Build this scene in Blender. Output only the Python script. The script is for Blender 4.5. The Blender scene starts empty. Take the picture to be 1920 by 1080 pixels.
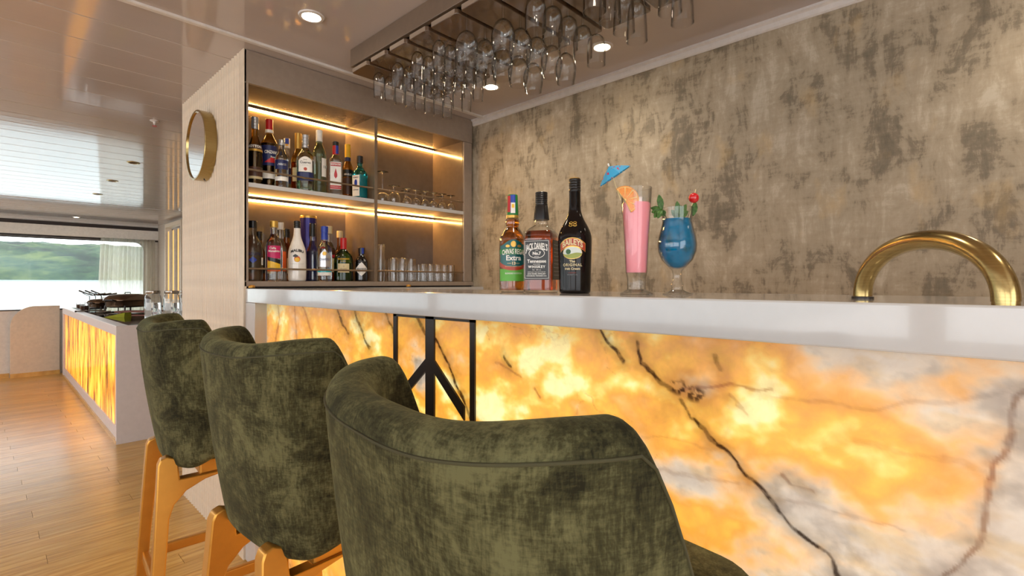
import bpy, bmesh, math, random
import numpy as np
from mathutils import Vector, Matrix
R = math.radians
random.seed(7)
scene = bpy.context.scene
COL = scene.collection

# ------------------------------------------------------------------ camera
EYE = 1.247
cam_d = bpy.data.cameras.new('camera')
cam = bpy.data.objects.new('camera', cam_d); COL.objects.link(cam)
cam.location = (0, 0, EYE)
cam.rotation_euler = (R(90), 0, R(-46.377))
cam_d.sensor_width = 36.0
cam_d.lens = 36.0 * 934.0 / 1920.0
cam_d.shift_y = -10.0 / 1920.0
cam_d.clip_start = 0.02
cam_d.clip_end = 2000
scene.camera = cam

# ------------------------------------------------------------------ world: bright overcast sky
SKY = 3.7
wd = bpy.data.worlds.new('overcast_sky'); scene.world = wd
wd.use_nodes = True
bg = wd.node_tree.nodes['Background']
bg.inputs[0].default_value = (0.96, 0.98, 1.0, 1)
bg.inputs[1].default_value = SKY

# ------------------------------------------------------------------ exposure
vs = scene.view_settings
vs.view_transform = 'Standard'; vs.look = 'None'
vs.exposure = 0.15; vs.gamma = 1.0; vs.use_curve_mapping = False
scene.cycles.transparent_max_bounces = 64
scene.cycles.max_bounces = 20; scene.cycles.transmission_bounces = 20
DOWN_W = 13.0          # power of one ceiling downlight
LED_L = 85.0           # radiance of the cabinet strips
BACKLIGHT = 1.22       # radiance of the light sheet behind the onyx

# ------------------------------------------------------------------ main dimensions
HT = 1.221             # bar top
XL = 0.795             # front of the bar lip
XO = 0.845             # onyx face
CY = 2.414             # cabinet face
WX = 2.171             # papered wall
CZ = 2.301             # ceiling
WY = 11.2              # window wall
HWY = 9.28             # half wall in front of it
SX = 2.17              # side wall beyond the partition

# ------------------------------------------------------------------ node helpers
def srgb(r, g, b):
    def f(c):
        c /= 255.0
        return c / 12.92 if c <= 0.04045 else ((c + 0.055) / 1.055) ** 2.4
    return (f(r), f(g), f(b), 1.0)

def new_mat(name):
    m = bpy.data.materials.new(name); m.use_nodes = True
    return m, m.node_tree, m.node_tree.nodes['Principled BSDF']

def nd(nt, typ, props=None, **ins):
    n = nt.nodes.new(typ)
    for k, v in (props or {}).items(): setattr(n, k, v)
    for k, v in ins.items():
        key = int(k[1:]) if k[0] == 'i' and k[1:].isdigit() else k.replace('_', ' ')
        s = n.inputs[key]
        if isinstance(v, bpy.types.NodeSocket): nt.links.new(v, s)
        else: s.default_value = v
    return n

def ramp(nt, fac, stops, interp='LINEAR'):
    n = nt.nodes.new('ShaderNodeValToRGB'); cr = n.color_ramp; cr.interpolation = interp
    while len(cr.elements) < len(stops): cr.elements.new(0.5)
    for e, (p, c) in zip(cr.elements, stops):
        e.position = p; e.color = c if len(c) == 4 else (*c, 1)
    nt.links.new(fac, n.inputs[0])
    return n.outputs[0]

def coords(nt, scale=(1, 1, 1), rot=(0, 0, 0), which='Object'):
    tc = nt.nodes.new('ShaderNodeTexCoord')
    mp = nd(nt, 'ShaderNodeMapping', Vector=tc.outputs[which])
    mp.inputs['Scale'].default_value = scale; mp.inputs['Rotation'].default_value = rot
    return mp.outputs[0]

def noise(nt, vec, scale, detail=4, rough=0.55, dist=0.0):
    n = nd(nt, 'ShaderNodeTexNoise', Vector=vec, Scale=scale, Detail=detail, Roughness=rough, Distortion=dist)
    return n.outputs[0]

def mix(nt, fac, a, b, mode='MIX'):
    n = nt.nodes.new('ShaderNodeMix'); n.data_type = 'RGBA'; n.blend_type = mode
    for s, v in ((n.inputs[0], fac), (n.inputs[6], a), (n.inputs[7], b)):
        if isinstance(v, bpy.types.NodeSocket): nt.links.new(v, s)
        else: s.default_value = v
    return n.outputs[2]

def math_n(nt, op, a, b=0.0):
    n = nt.nodes.new('ShaderNodeMath'); n.operation = op
    for s, v in ((n.inputs[0], a), (n.inputs[1], b)):
        if isinstance(v, bpy.types.NodeSocket): nt.links.new(v, s)
        else: s.default_value = v
    return n.outputs[0]

def bump(nt, p, h, strength=0.2, dist=0.002):
    b = nd(nt, 'ShaderNodeBump', Height=h, Strength=strength, Distance=dist)
    nt.links.new(b.outputs[0], p.inputs['Normal'])

def plain(name, col, rough=0.5, metal=0.0, var=0.06, scale=30.0, coat=0.0, spec=0.5, sheen=0.0):
    """solid colour with a slight procedural tone variation"""
    m, nt, p = new_mat(name)
    c = col if len(col) == 4 else (*col, 1)
    v = noise(nt, coords(nt), scale, 3)
    lo = tuple(max(0, x * (1 - var)) for x in c[:3]) + (1,)
    hi = tuple(min(1, x * (1 + var)) for x in c[:3]) + (1,)
    nt.links.new(ramp(nt, v, [(0.3, lo), (0.7, hi)]), p.inputs['Base Color'])
    p.inputs['Roughness'].default_value = rough; p.inputs['Metallic'].default_value = metal
    p.inputs['Coat Weight'].default_value = coat; p.inputs['Specular IOR Level'].default_value = spec
    if coat: p.inputs['Coat Roughness'].default_value = 0.03
    if sheen: p.inputs['Sheen Weight'].default_value = sheen
    return m

def glass(name, col=(1, 1, 1, 1), rough=0.0, ior=1.45):
    m, nt, p = new_mat(name)
    p.inputs['Base Color'].default_value = col
    p.inputs['Transmission Weight'].default_value = 1.0
    p.inputs['Roughness'].default_value = rough; p.inputs['IOR'].default_value = ior
    return m

def emit(name, col, strength):
    m = bpy.data.materials.new(name); m.use_nodes = True; nt = m.node_tree
    nt.nodes.remove(nt.nodes['Principled BSDF'])
    e = nd(nt, 'ShaderNodeEmission', Color=col, Strength=strength)
    nt.links.new(e.outputs[0], nt.nodes['Material Output'].inputs[0])
    return m

M = {}
def build_materials():
    # ---- setting
    m, nt, p = new_mat('wallpaper'); M['paper'] = m
    v = coords(nt, (1, 1, 0.75))
    big = noise(nt, v, 5.6, 8, 0.64, 0.35)
    mid = noise(nt, coords(nt, (1, 1, 0.42)), 13.0, 9, 0.72, 0.6)
    streak = noise(nt, coords(nt, (1, 1, 0.09)), 60.0, 6, 0.7)
    cross = noise(nt, coords(nt, (1, 0.18, 1)), 55.0, 6, 0.7)
    a = math_n(nt, 'MULTIPLY', big, 0.5)
    a = math_n(nt, 'ADD', a, math_n(nt, 'MULTIPLY', mid, 0.5))
    a = math_n(nt, 'ADD', a, math_n(nt, 'MULTIPLY', math_n(nt, 'SUBTRACT', streak, 0.5), 0.15))
    a = math_n(nt, 'ADD', a, math_n(nt, 'MULTIPLY', math_n(nt, 'SUBTRACT', cross, 0.5), 0.17))
    c = ramp(nt, a, [(0.36, srgb(98, 86, 70)), (0.44, srgb(126, 111, 92)), (0.482, srgb(164, 147, 124)),
                     (0.55, srgb(176, 159, 136)), (0.62, srgb(198, 185, 165))])
    tint = noise(nt, coords(nt), 1.6, 3)
    c = mix(nt, math_n(nt, 'MULTIPLY', tint, 0.30), c, srgb(150, 143, 120))
    warm = noise(nt, coords(nt, (1, 1, 0.6)), 7.0, 5)
    c = mix(nt, ramp(nt, warm, [(0.60, (0, 0, 0)), (0.72, (0.35, 0.35, 0.35))]), c, srgb(206, 172, 116))
    nt.links.new(c, p.inputs['Base Color']); p.inputs['Roughness'].default_value = 0.62
    bump(nt, p, a, 0.25, 0.003)

    m, nt, p = new_mat('gloss_taupe_ceiling'); M['ceil'] = m
    v = noise(nt, coords(nt), 2.0, 2)
    nt.links.new(ramp(nt, v, [(0.3, srgb(186, 175, 170)), (0.7, srgb(194, 183, 178))]), p.inputs['Base Color'])
    p.inputs['Roughness'].default_value = 0.07; p.inputs['IOR'].default_value = 1.62
    w = noise(nt, coords(nt, (0.5, 9, 1)), 3.0, 3)
    bump(nt, p, w, 0.12, 0.004)

    m, nt, p = new_mat('oak_floor'); M['floor'] = m
    oi = nt.nodes.new('ShaderNodeObjectInfo'); ge = nt.nodes.new('ShaderNodeNewGeometry')
    rnd = math_n(nt, 'FRACT', math_n(nt, 'ADD', oi.outputs['Random'], ge.outputs['Random Per Island']))
    tc = nt.nodes.new('ShaderNodeTexCoord')
    off = nd(nt, 'ShaderNodeCombineXYZ', X=math_n(nt, 'MULTIPLY', rnd, 37.0), Y=math_n(nt, 'MULTIPLY', rnd, 11.0))
    vv = nd(nt, 'ShaderNodeVectorMath', {'operation': 'ADD'}, i0=tc.outputs['Object'], i1=off.outputs[0])
    mp = nd(nt, 'ShaderNodeMapping', Vector=vv.outputs[0]); mp.inputs['Scale'].default_value = (1.0, 14, 1)
    g = noise(nt, mp.outputs[0], 3.0, 6, 0.6, 0.4)
    mp2 = nd(nt, 'ShaderNodeMapping', Vector=vv.outputs[0]); mp2.inputs['Scale'].default_value = (2.0, 70, 1)
    g2 = noise(nt, mp2.outputs[0], 4.0, 4, 0.6)
    f = math_n(nt, 'ADD', math_n(nt, 'MULTIPLY', g, 0.65), math_n(nt, 'MULTIPLY', g2, 0.35))
    c = ramp(nt, f, [(0.32, srgb(172, 124, 58)), (0.5, srgb(214, 166, 86)), (0.68, srgb(236, 194, 112))])
    tone = ramp(nt, rnd, [(0.0, (0.84, 0.83, 0.82)), (0.5, (1, 1, 1)), (1.0, (1.0, 0.96, 0.90))])
    c = mix(nt, 1.0, c, tone, 'MULTIPLY')
    nt.links.new(c, p.inputs['Base Color']); p.inputs['Roughness'].default_value = 0.24; p.inputs['Specular IOR Level'].default_value = 0.55
    bump(nt, p, f, 0.12, 0.001)

    M['subfloor'] = plain('dark_subfloor', srgb(105, 76, 48), 0.8)
    M['cream'] = plain('cream_lacquer', srgb(222, 206, 184), 0.45)
    M['offwhite'] = plain('offwhite_paint', srgb(226, 221, 214), 0.5)
    M['trimwhite'] = plain('white_trim', srgb(214, 208, 204), 0.3)
    M['wallgrey'] = plain('greige_wall', srgb(186, 176, 164), 0.6)
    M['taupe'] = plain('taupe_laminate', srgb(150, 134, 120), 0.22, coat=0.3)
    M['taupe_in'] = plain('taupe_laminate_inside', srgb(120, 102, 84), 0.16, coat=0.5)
    M['rackboard'] = plain('dark_taupe_board', srgb(112, 95, 80), 0.3, coat=0.2)
    M['white'] = plain('white_solid_surface', srgb(198, 197, 196), 0.10, var=0.02, coat=0.5)
    M['buffet_white'] = plain('matt_white_panel', srgb(220, 212, 210), 0.35, var=0.03)
    M['black'] = plain('black_metal', srgb(38, 28, 22), 0.4)
    M['blackgloss'] = plain('black_gloss_top', srgb(30, 26, 24), 0.05, coat=0.6)
    M['darkgap'] = plain('dark_parts_and_shade', srgb(58, 50, 48), 0.7)  # dark parts; also carries painted shade at the plinth and above the valance
    M['brownboard'] = plain('brown_gloss_board', srgb(92, 70, 52), 0.12, coat=0.5)
    M['blockend'] = plain('pale_block_end', srgb(150, 132, 116), 0.4)
    M['wood'] = plain('brown_wood', srgb(128, 60, 28), 0.4, var=0.25, scale=14)
    # ---- metals
    m, nt, p = new_mat('brushed_brass'); M['brass'] = m
    v = noise(nt, coords(nt, (1, 1, 40)), 12.0, 3)
    nt.links.new(ramp(nt, v, [(0.3, srgb(164, 142, 92)), (0.7, srgb(184, 162, 110))]), p.inputs['Base Color'])
    p.inputs['Metallic'].default_value = 1.0; p.inputs['Roughness'].default_value = 0.22
    M['gold'] = plain('satin_gold_paint', srgb(200, 146, 64), 0.34, 0.75, 0.05)
    M['steel'] = plain('steel', srgb(176, 168, 158), 0.18, 1.0)
    M['rail'] = plain('bronze_rail', srgb(150, 130, 108), 0.25, 0.8)
    M['mirror'] = plain('mirror_face', (0.93, 0.94, 0.95), 0.02, 1.0, 0.01)
    M['chrome'] = plain('chrome', (0.8, 0.8, 0.82), 0.08, 1.0, 0.02)
    # ---- upholstery
    m, nt, p = new_mat('olive_velvet'); M['velvet'] = m
    oi = nt.nodes.new('ShaderNodeObjectInfo'); tc = nt.nodes.new('ShaderNodeTexCoord')
    off = nd(nt, 'ShaderNodeCombineXYZ', X=math_n(nt, 'MULTIPLY', oi.outputs['Random'], 13.0))
    vv = nd(nt, 'ShaderNodeVectorMath', {'operation': 'ADD'}, i0=tc.outputs['Object'], i1=off.outputs[0])
    big = noise(nt, vv.outputs[0], 10.0, 6, 0.74, 0.5)
    thread_v = nd(nt, 'ShaderNodeMapping', Vector=vv.outputs[0]); thread_v.inputs['Scale'].default_value = (1, 1, 0.16)
    tv = noise(nt, thread_v.outputs[0], 260.0, 3, 0.7)
    thread_h = nd(nt, 'ShaderNodeMapping', Vector=vv.outputs[0]); thread_h.inputs['Scale'].default_value = (0.2, 0.2, 1)
    th_ = noise(nt, thread_h.outputs[0], 300.0, 3, 0.7)
    f = math_n(nt, 'ADD', math_n(nt, 'MULTIPLY', big, 0.62), math_n(nt, 'ADD', math_n(nt, 'MULTIPLY', tv, 0.22), math_n(nt, 'MULTIPLY', th_, 0.16)))
    c = ramp(nt, f, [(0.42, srgb(32, 30, 15)), (0.50, srgb(62, 60, 36)), (0.60, srgb(100, 98, 66))])
    nt.links.new(c, p.inputs['Base Color']); p.inputs['Roughness'].default_value = 0.85
    p.inputs['Sheen Weight'].default_value = 0.22; p.inputs['Sheen Roughness'].default_value = 0.4
    p.inputs['Sheen Tint'].default_value = srgb(170, 176, 130)
    p.inputs['Specular IOR Level'].default_value = 0.2
    bump(nt, p, f, 0.3, 0.002)
    M['piping'] = plain('olive_piping', srgb(66, 64, 40), 0.85)
    # ---- onyx: thin stone, lit from behind by a real light sheet
    def onyx(name, color_socket_fn):
        m = bpy.data.materials.new(name); m.use_nodes = True; nt = m.node_tree
        p = nt.nodes['Principled BSDF']
        trans, front = color_socket_fn(nt)
        nt.links.new(front, p.inputs['Base Color']); p.inputs['Roughness'].default_value = 0.12
        tr = nd(nt, 'ShaderNodeBsdfTranslucent', Color=trans)
        ms = nd(nt, 'ShaderNodeAddShader', i0=p.outputs[0], i1=tr.outputs[0])
        nt.links.new(ms.outputs[0], nt.nodes['Material Output'].inputs[0])
        return m
    def bar_stone(nt):
        at = nt.nodes.new('ShaderNodeAttribute'); at.attribute_name = 'stone'
        fine = noise(nt, coords(nt), 22.0, 6, 0.7, 0.8)
        k = ramp(nt, fine, [(0.3, (0.80, 0.72, 0.66)), (0.62, (1, 1, 1))])
        t = mix(nt, 0.7, at.outputs['Color'], k, 'MULTIPLY')
        fr = nt.nodes.new('ShaderNodeAttribute'); fr.attribute_name = 'surface'
        return t, fr.outputs['Color']
    M['onyx'] = onyx('backlit_onyx', bar_stone)
    def buffet_stone(nt):
        v = coords(nt, (1, 1, 0.22))
        a = noise(nt, v, 6.0, 8, 0.65, 1.2)
        b = noise(nt, coords(nt, (1, 1, 0.10)), 22.0, 5, 0.6, 0.5)
        f = math_n(nt, 'ADD', math_n(nt, 'MULTIPLY', a, 0.55), math_n(nt, 'MULTIPLY', b, 0.45))
        t = ramp(nt, f, [(0.415, (0.08, 0.028, 0.004)), (0.445, (0.42, 0.18, 0.018)), (0.48, (0.90, 0.50, 0.06)),
                         (0.53, (1.0, 0.70, 0.14)), (0.64, (1.0, 0.88, 0.40))])
        fr = ramp(nt, f, [(0.35, (0.08, 0.04, 0.02)), (0.6, (0.30, 0.22, 0.13))])
        return t, fr
    M['onyx2'] = onyx('backlit_striped_onyx', buffet_stone)
    M['sheet'] = emit('light_sheet', (1.0, 0.93, 0.80, 1), BACKLIGHT)
    M['led'] = emit('warm_led', (1.0, 0.56, 0.16, 1), LED_L)
    M['lamp'] = emit('downlight_lens', (1.0, 0.84, 0.60, 1), 45.0)
    M['amberlamp'] = emit('amber_lamp', (1.0, 0.50, 0.12, 1), 1.4)
    # ---- glass
    def thin(name, col, power=5.0, edge=None):
        m = bpy.data.materials.new(name); m.use_nodes = True; nt = m.node_tree
        nt.nodes.remove(nt.nodes['Principled BSDF'])
        lw = nd(nt, 'ShaderNodeLayerWeight', Blend=0.5)      # Schlick reflectance of a thin wall, same from both sides
        sch = math_n(nt, 'ADD', math_n(nt, 'MULTIPLY', math_n(nt, 'POWER', lw.outputs['Facing'], power), 0.95), 0.035)
        class fr: outputs = [sch]
        # edge tint: dark outlines of refraction and longer path put into the colour
        tcol = col if edge is None else ramp(nt, lw.outputs['Facing'], [(0.35, col), (0.95, edge)])
        t = nd(nt, 'ShaderNodeBsdfTransparent', Color=tcol)
        g = nd(nt, 'ShaderNodeBsdfGlossy', Roughness=0.02)
        mx = nd(nt, 'ShaderNodeMixShader', i0=fr.outputs[0], i1=t.outputs[0], i2=g.outputs[0])
        nt.links.new(mx.outputs[0], nt.nodes['Material Output'].inputs[0])
        return m
    M['pane'] = thin('window_glass', (0.97, 0.98, 0.97, 1))
    M['glass'] = thin('clear_thin_glass', (0.99, 0.992, 0.99, 1), 3.4, (0.58, 0.58, 0.57, 1))
    m = bpy.data.materials.new('sheer_curtain'); m.use_nodes = True; nt = m.node_tree; M['sheer'] = m
    nt.nodes.remove(nt.nodes['Principled BSDF'])
    wv = noise(nt, coords(nt, (1, 1, 0.1)), 90.0, 3)
    cc = ramp(nt, wv, [(0.3, srgb(206, 198, 182)), (0.7, srgb(226, 220, 206))])
    d = nd(nt, 'ShaderNodeBsdfDiffuse', Color=cc); tl = nd(nt, 'ShaderNodeBsdfTranslucent', Color=cc)
    tp = nd(nt, 'ShaderNodeBsdfTransparent')
    m1 = nd(nt, 'ShaderNodeMixShader', i0=0.62, i1=d.outputs[0], i2=tl.outputs[0])
    m2 = nd(nt, 'ShaderNodeMixShader', i0=0.38, i1=m1.outputs[0], i2=tp.outputs[0])
    nt.links.new(m2.outputs[0], nt.nodes['Material Output'].inputs[0])
    # ---- outdoors
    m, nt, p = new_mat('lake_water'); M['water'] = m
    p.inputs['Base Color'].default_value = srgb(150, 170, 175); p.inputs['Roughness'].default_value = 0.18
    bump(nt, p, noise(nt, coords(nt), 0.6, 3), 0.2, 0.2)
    m, nt, p = new_mat('wooded_hill'); M['hill'] = m
    a = noise(nt, coords(nt), 0.05, 8, 0.7)
    b = noise(nt, coords(nt), 0.012, 3)
    c = ramp(nt, a, [(0.38, srgb(26, 44, 40)), (0.5, srgb(46, 70, 52)), (0.64, srgb(84, 100, 66))])
    c = mix(nt, ramp(nt, b, [(0.45, (0, 0, 0)), (0.65, (0.5, 0.5, 0.5))]), c, srgb(70, 96, 104))
    nt.links.new(c, p.inputs['Base Color']); p.inputs['Roughness'].default_value = 0.9
build_materials()

# ------------------------------------------------------------------ mesh helpers
class MB:
    def __init__(s): s.v = []; s.f = []
    def add(s, vs, fs):
        o = len(s.v); s.v += [tuple(x) for x in vs]; s.f += [tuple(i + o for i in f) for f in fs]; return s
    def box(s, x0, x1, y0, y1, z0, z1):
        v = [(x, y, z) for z in (z0, z1) for y in (y0, y1) for x in (x0, x1)]
        return s.add(v, [(0, 2, 3, 1), (4, 5, 7, 6), (0, 1, 5, 4), (2, 6, 7, 3), (0, 4, 6, 2), (1, 3, 7, 5)])
    def lathe(s, prof, c=(0, 0, 0), n=24, cap0=True, cap1=True):
        vs = []; fs = []; k = len(prof)
        for (r, z) in prof:
            for i in range(n):
                a = 2 * math.pi * i / n
                vs.append((c[0] + r * math.cos(a), c[1] + r * math.sin(a), c[2] + z))
        for j in range(k - 1):
            for i in range(n):
                i2 = (i + 1) % n
                fs.append((j * n + i, j * n + i2, (j + 1) * n + i2, (j + 1) * n + i))
        if cap0: fs.append(tuple(range(n))[::-1])
        if cap1: fs.append(tuple((k - 1) * n + i for i in range(n)))
        return s.add(vs, fs)
    def loop_lathe(s, prof, c=(0, 0, 0), n=24):
        """closed profile (no caps): a hollow shell; points with r = 0 are allowed"""
        vs = []; fs = []; k = len(prof)
        for (r, z) in prof:
            r = max(r, 1e-5)
            for i in range(n):
                a = 2 * math.pi * i / n
                vs.append((c[0] + r * math.cos(a), c[1] + r * math.sin(a), c[2] + z))
        for j in range(k - 1):
            for i in range(n):
                i2 = (i + 1) % n
                fs.append((j * n + i, j * n + i2, (j + 1) * n + i2, (j + 1) * n + i))
        return s.add(vs, fs)
    def tube(s, path, r, n=12, closed=False, cap=True):
        path = [Vector(p) for p in path]; k = len(path)
        rs = r if isinstance(r, (list, tuple)) else [r] * k
        t0 = (path[1] - path[0]).normalized()
        up = Vector((0, 0, 1)) if abs(t0.z) < 0.9 else Vector((1, 0, 0))
        nrm = (up - t0 * up.dot(t0)).normalized()
        vs = []; fs = []
        for i in range(k):
            if closed: t = (path[(i + 1) % k] - path[i - 1]).normalized()
            else: t = (path[min(i + 1, k - 1)] - path[max(i - 1, 0)]).normalized()
            nrm = (nrm - t * nrm.dot(t)).normalized(); b = t.cross(nrm)
            for j in range(n):
                a = 2 * math.pi * j / n
                vs.append(path[i] + (nrm * math.cos(a) + b * math.sin(a)) * rs[i])
        for i in range(k if closed else k - 1):
            i2 = (i + 1) % k
            for j in range(n):
                j2 = (j + 1) % n
                fs.append((i * n + j, i * n + j2, i2 * n + j2, i2 * n + j))
        if cap and not closed:
            fs.append(tuple(range(n))[::-1]); fs.append(tuple((k - 1) * n + j for j in range(n)))
        return s.add(vs, fs)
    def cyl(s, p0, p1, r, n=16, r1=None):
        return s.tube([p0, p1], [r, r if r1 is None else r1], n)
    def prism(s, pts, axis, a, b):
        """polygon pts (2D) extruded along axis 'x','y','z' from a to b"""
        def P(u, w, h):
            return {'x': (h, u, w), 'y': (u, h, w), 'z': (u, w, h)}[axis]
        n = len(pts)
        vs = [P(u, w, a) for u, w in pts] + [P(u, w, b) for u, w in pts]
        fs = [tuple(range(n)), tuple(range(n, 2 * n))[::-1]]
        fs += [(i, i + n, (i + 1) % n + n, (i + 1) % n) for i in range(n)]
        return s.add(vs, fs)
    def sphere(s, c, r, n=14, m=10, sc=(1, 1, 1)):
        prof = [(max(1e-5, r * math.sin(math.pi * j / m)), -r * math.cos(math.pi * j / m)) for j in range(m + 1)]
        o = len(s.v); s.loop_lathe(prof, (0, 0, 0), n)
        for i in range(o, len(s.v)):
            x, y, z = s.v[i]; s.v[i] = (c[0] + x * sc[0], c[1] + y * sc[1], c[2] + z * sc[2])
        return s
    def mesh(s, name, mat, smooth=None):
        me = bpy.data.meshes.new(name); me.from_pydata(s.v, [], s.f); me.update()
        bm = bmesh.new(); bm.from_mesh(me)
        bmesh.ops.recalc_face_normals(bm, faces=bm.faces); bm.to_mesh(me); bm.free()
        if mat is not None: me.materials.append(M[mat] if isinstance(mat, str) else mat)
        if smooth is not None:
            me.polygons.foreach_set('use_smooth', [True] * len(me.polygons))
            me.set_sharp_from_angle(angle=R(smooth))
        return me
    def build(s, name, mat, parent=None, smooth=None, bevel=0.0, seg=2, world=True):
        """links one mesh object; with world=True the coordinates are world ones and are made local to the parent"""
        if parent is not None and world:
            inv = WM[parent.name].inverted()
            s.v = [tuple(inv @ Vector(p)) for p in s.v]
        o = bpy.data.objects.new(name, s.mesh(name, mat, smooth)); COL.objects.link(o)
        if parent is not None:
            o.parent = parent; WM[o.name] = WM[parent.name].copy()
        else: WM[o.name] = Matrix.Identity(4)
        if bevel:
            b = o.modifiers.new('bevel', 'BEVEL'); b.width = bevel; b.segments = seg; b.limit_method = 'ANGLE'
            b.angle_limit = R(40)
        return o

WM = {}     # world matrices of the objects, known without a depsgraph update

def tag(o, label=None, cat=None, group=None, kind=None):
    if label: o['label'] = label
    if cat: o['category'] = cat
    if group: o['group'] = group
    if kind: o['kind'] = kind
    return o

def thing(name, label, cat, loc=(0, 0, 0), rz=0.0, group=None):
    o = bpy.data.objects.new(name, None); COL.objects.link(o)
    o.location = loc; o.rotation_euler = (0, 0, rz); o.empty_display_size = 0.05
    WM[o.name] = Matrix.Translation(loc) @ Matrix.Rotation(rz, 4, 'Z')
    return tag(o, label, cat, group)

def struct(o, label=None):
    o['kind'] = 'structure'
    if label: o['label'] = label
    return o

def share(name, me, parent=None, loc=(0, 0, 0), rot=(0, 0, 0), base=None):
    o = bpy.data.objects.new(name, me); COL.objects.link(o)
    o.location = loc; o.rotation_euler = rot
    if parent is not None: o.parent = parent
    WM[o.name] = (WM[parent.name] if parent is not None else Matrix.Identity(4)) @ Matrix.Translation(loc)
    return o

def lerp(a, b, t): return a + (b - a) * t
def sstep(a, b, x):
    t = min(1, max(0, (x - a) / (b - a))); return t * t * (3 - 2 * t)

def text_geo(s, size, weight=0.0, spacing=1.0):
    cu = bpy.data.curves.new('t', 'FONT'); cu.body = s; cu.size = size; cu.align_x = 'CENTER'; cu.align_y = 'CENTER'
    cu.offset = weight; cu.space_character = spacing; cu.resolution_u = 3; cu.fill_mode = 'FRONT'
    o = bpy.data.objects.new('t', cu)
    me = o.to_mesh()
    v = [(x.co.x, x.co.y) for x in me.vertices]; f = [tuple(p.vertices) for p in me.polygons]
    o.to_mesh_clear(); bpy.data.objects.remove(o); bpy.data.curves.remove(cu)
    return v, f
#==SETTING==
# ================================================================== SETTING
# ---- floor: subfloor, planks (near ones single, the rest joined)
fl = struct(MB().box(-2.9, 2.25, -2.6, WY, -0.06, -0.012).build('floor', 'subfloor'))
PW, PL = 0.108, 1.22
pm = MB().box(0, PL - 0.0015, 0, PW - 0.0015, -0.012, 0.0).mesh('plank', 'floor')
rest = MB(); row = 0; y = -2.6
while y < WY - 0.001:
    off = -2.9 - (row * 0.41) % PL
    x = off
    while x < 2.25:
        a, b = max(x, -2.9), min(x + PL - 0.0015, 2.25)
        if b - a > 0.02:
            if 1.7 < y < 5.3 and x > -1.9 and x + PL < 2.25:
                share('plank', pm, fl, (x, y, 0))
            else:
                rest.box(a, b, y, min(y + PW - 0.0015, WY), -0.012, 0.0)
        x += PL
    y += PW; row += 1
tag(rest.build('plank_field', 'floor', fl), kind='stuff')

# ---- ceiling: smooth slab above the bar, gloss panels above the aisle
ce = struct(MB().box(-2.9, WX, -2.6, 2.306, CZ, CZ + 0.05).build('ceiling', 'ceil'))
MB().box(-2.9, WX + 0.05, 2.306, WY + 0.1, CZ + 0.02, CZ + 0.06).build('ceiling_deck', 'darkgap', ce)
CPW = 0.2545
cpm = MB().box(-2.9, 2.17, 0, CPW - 0.004, CZ, CZ + 0.02)
bmc = cpm.mesh('panel', 'ceil')
for i in range(34):
    o = share('panel', bmc, ce, (0, 2.332 + i * CPW, 0))
    b = o.modifiers.new('bevel', 'BEVEL'); b.width = 0.003; b.segments = 2
struct(MB().box(-2.9, WX, 2.304, 2.332, CZ - 0.010, CZ + 0.02).build('trim_1', 'trimwhite', bevel=0.006, seg=3),
       'white bead strip across the ceiling in front of the cabinet')
struct(MB().box(-2.9, SX, 8.612, 8.634, CZ - 0.005, CZ + 0.02).build('trim_2', 'trimwhite', bevel=0.004, seg=3),
       'thin light bead across the aisle ceiling')
struct(MB().box(-2.9, SX, 2.332 + 34 * CPW, WY, CZ, CZ + 0.02).build('ceiling_edge', 'ceil'))

# ---- papered wall and its crown strip
struct(MB().box(WX, WX + 0.06, -2.6, 2.75, 0, CZ + 0.05).build('wall_right', 'paper'),
       'mottled taupe wallpapered wall behind the bar')
cr = [(0, -0.040), (0, 0), (-0.022, 0), (-0.022, -0.009), (-0.012, -0.016), (-0.010, -0.034), (-0.004, -0.040)]
struct(MB().prism([(WX + u, CZ + w) for u, w in cr], 'y', -2.6, CY).build('trim_3', 'trimwhite', smooth=30))

# ---- partition with fluted cladding
pt = struct(MB().box(0.808, WX + 0.06, 2.752, 3.477, 0, CZ).box(0.800, 0.808, CY + 0.02, 3.477, 0, CZ).build('wall_partition', 'cream'),
            'cream partition with vertical fluted cladding')
fp = 0.0375
fm = MB()
prof = [(0.0, -fp / 2 + 0.002)] + [(-0.015 * math.cos(a), (fp / 2 - 0.003) * math.sin(a)) for a in [R(q) for q in range(-90, 91, 22)]] + [(0.0, fp / 2 - 0.002)]
fm.prism(prof, 'z', 0, CZ)
fme = fm.mesh('flute', 'cream', 50)
n = int((3.477 - 2.475) / fp)
for i in range(n): share('flute', fme, pt, (0.800, 2.478 + fp * (i + 0.5), 0))
MB().box(0.786, 0.800, CY, 2.476, 0, CZ).build('corner_strip', 'cream', pt, bevel=0.002)

# ---- side wall beyond the partition with display niche
struct(MB().box(SX, SX + 0.06, 3.477, WY, 0, CZ + 0.02).build('wall_side', 'wallgrey'), 'greige side wall beyond the fluted partition')

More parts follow.
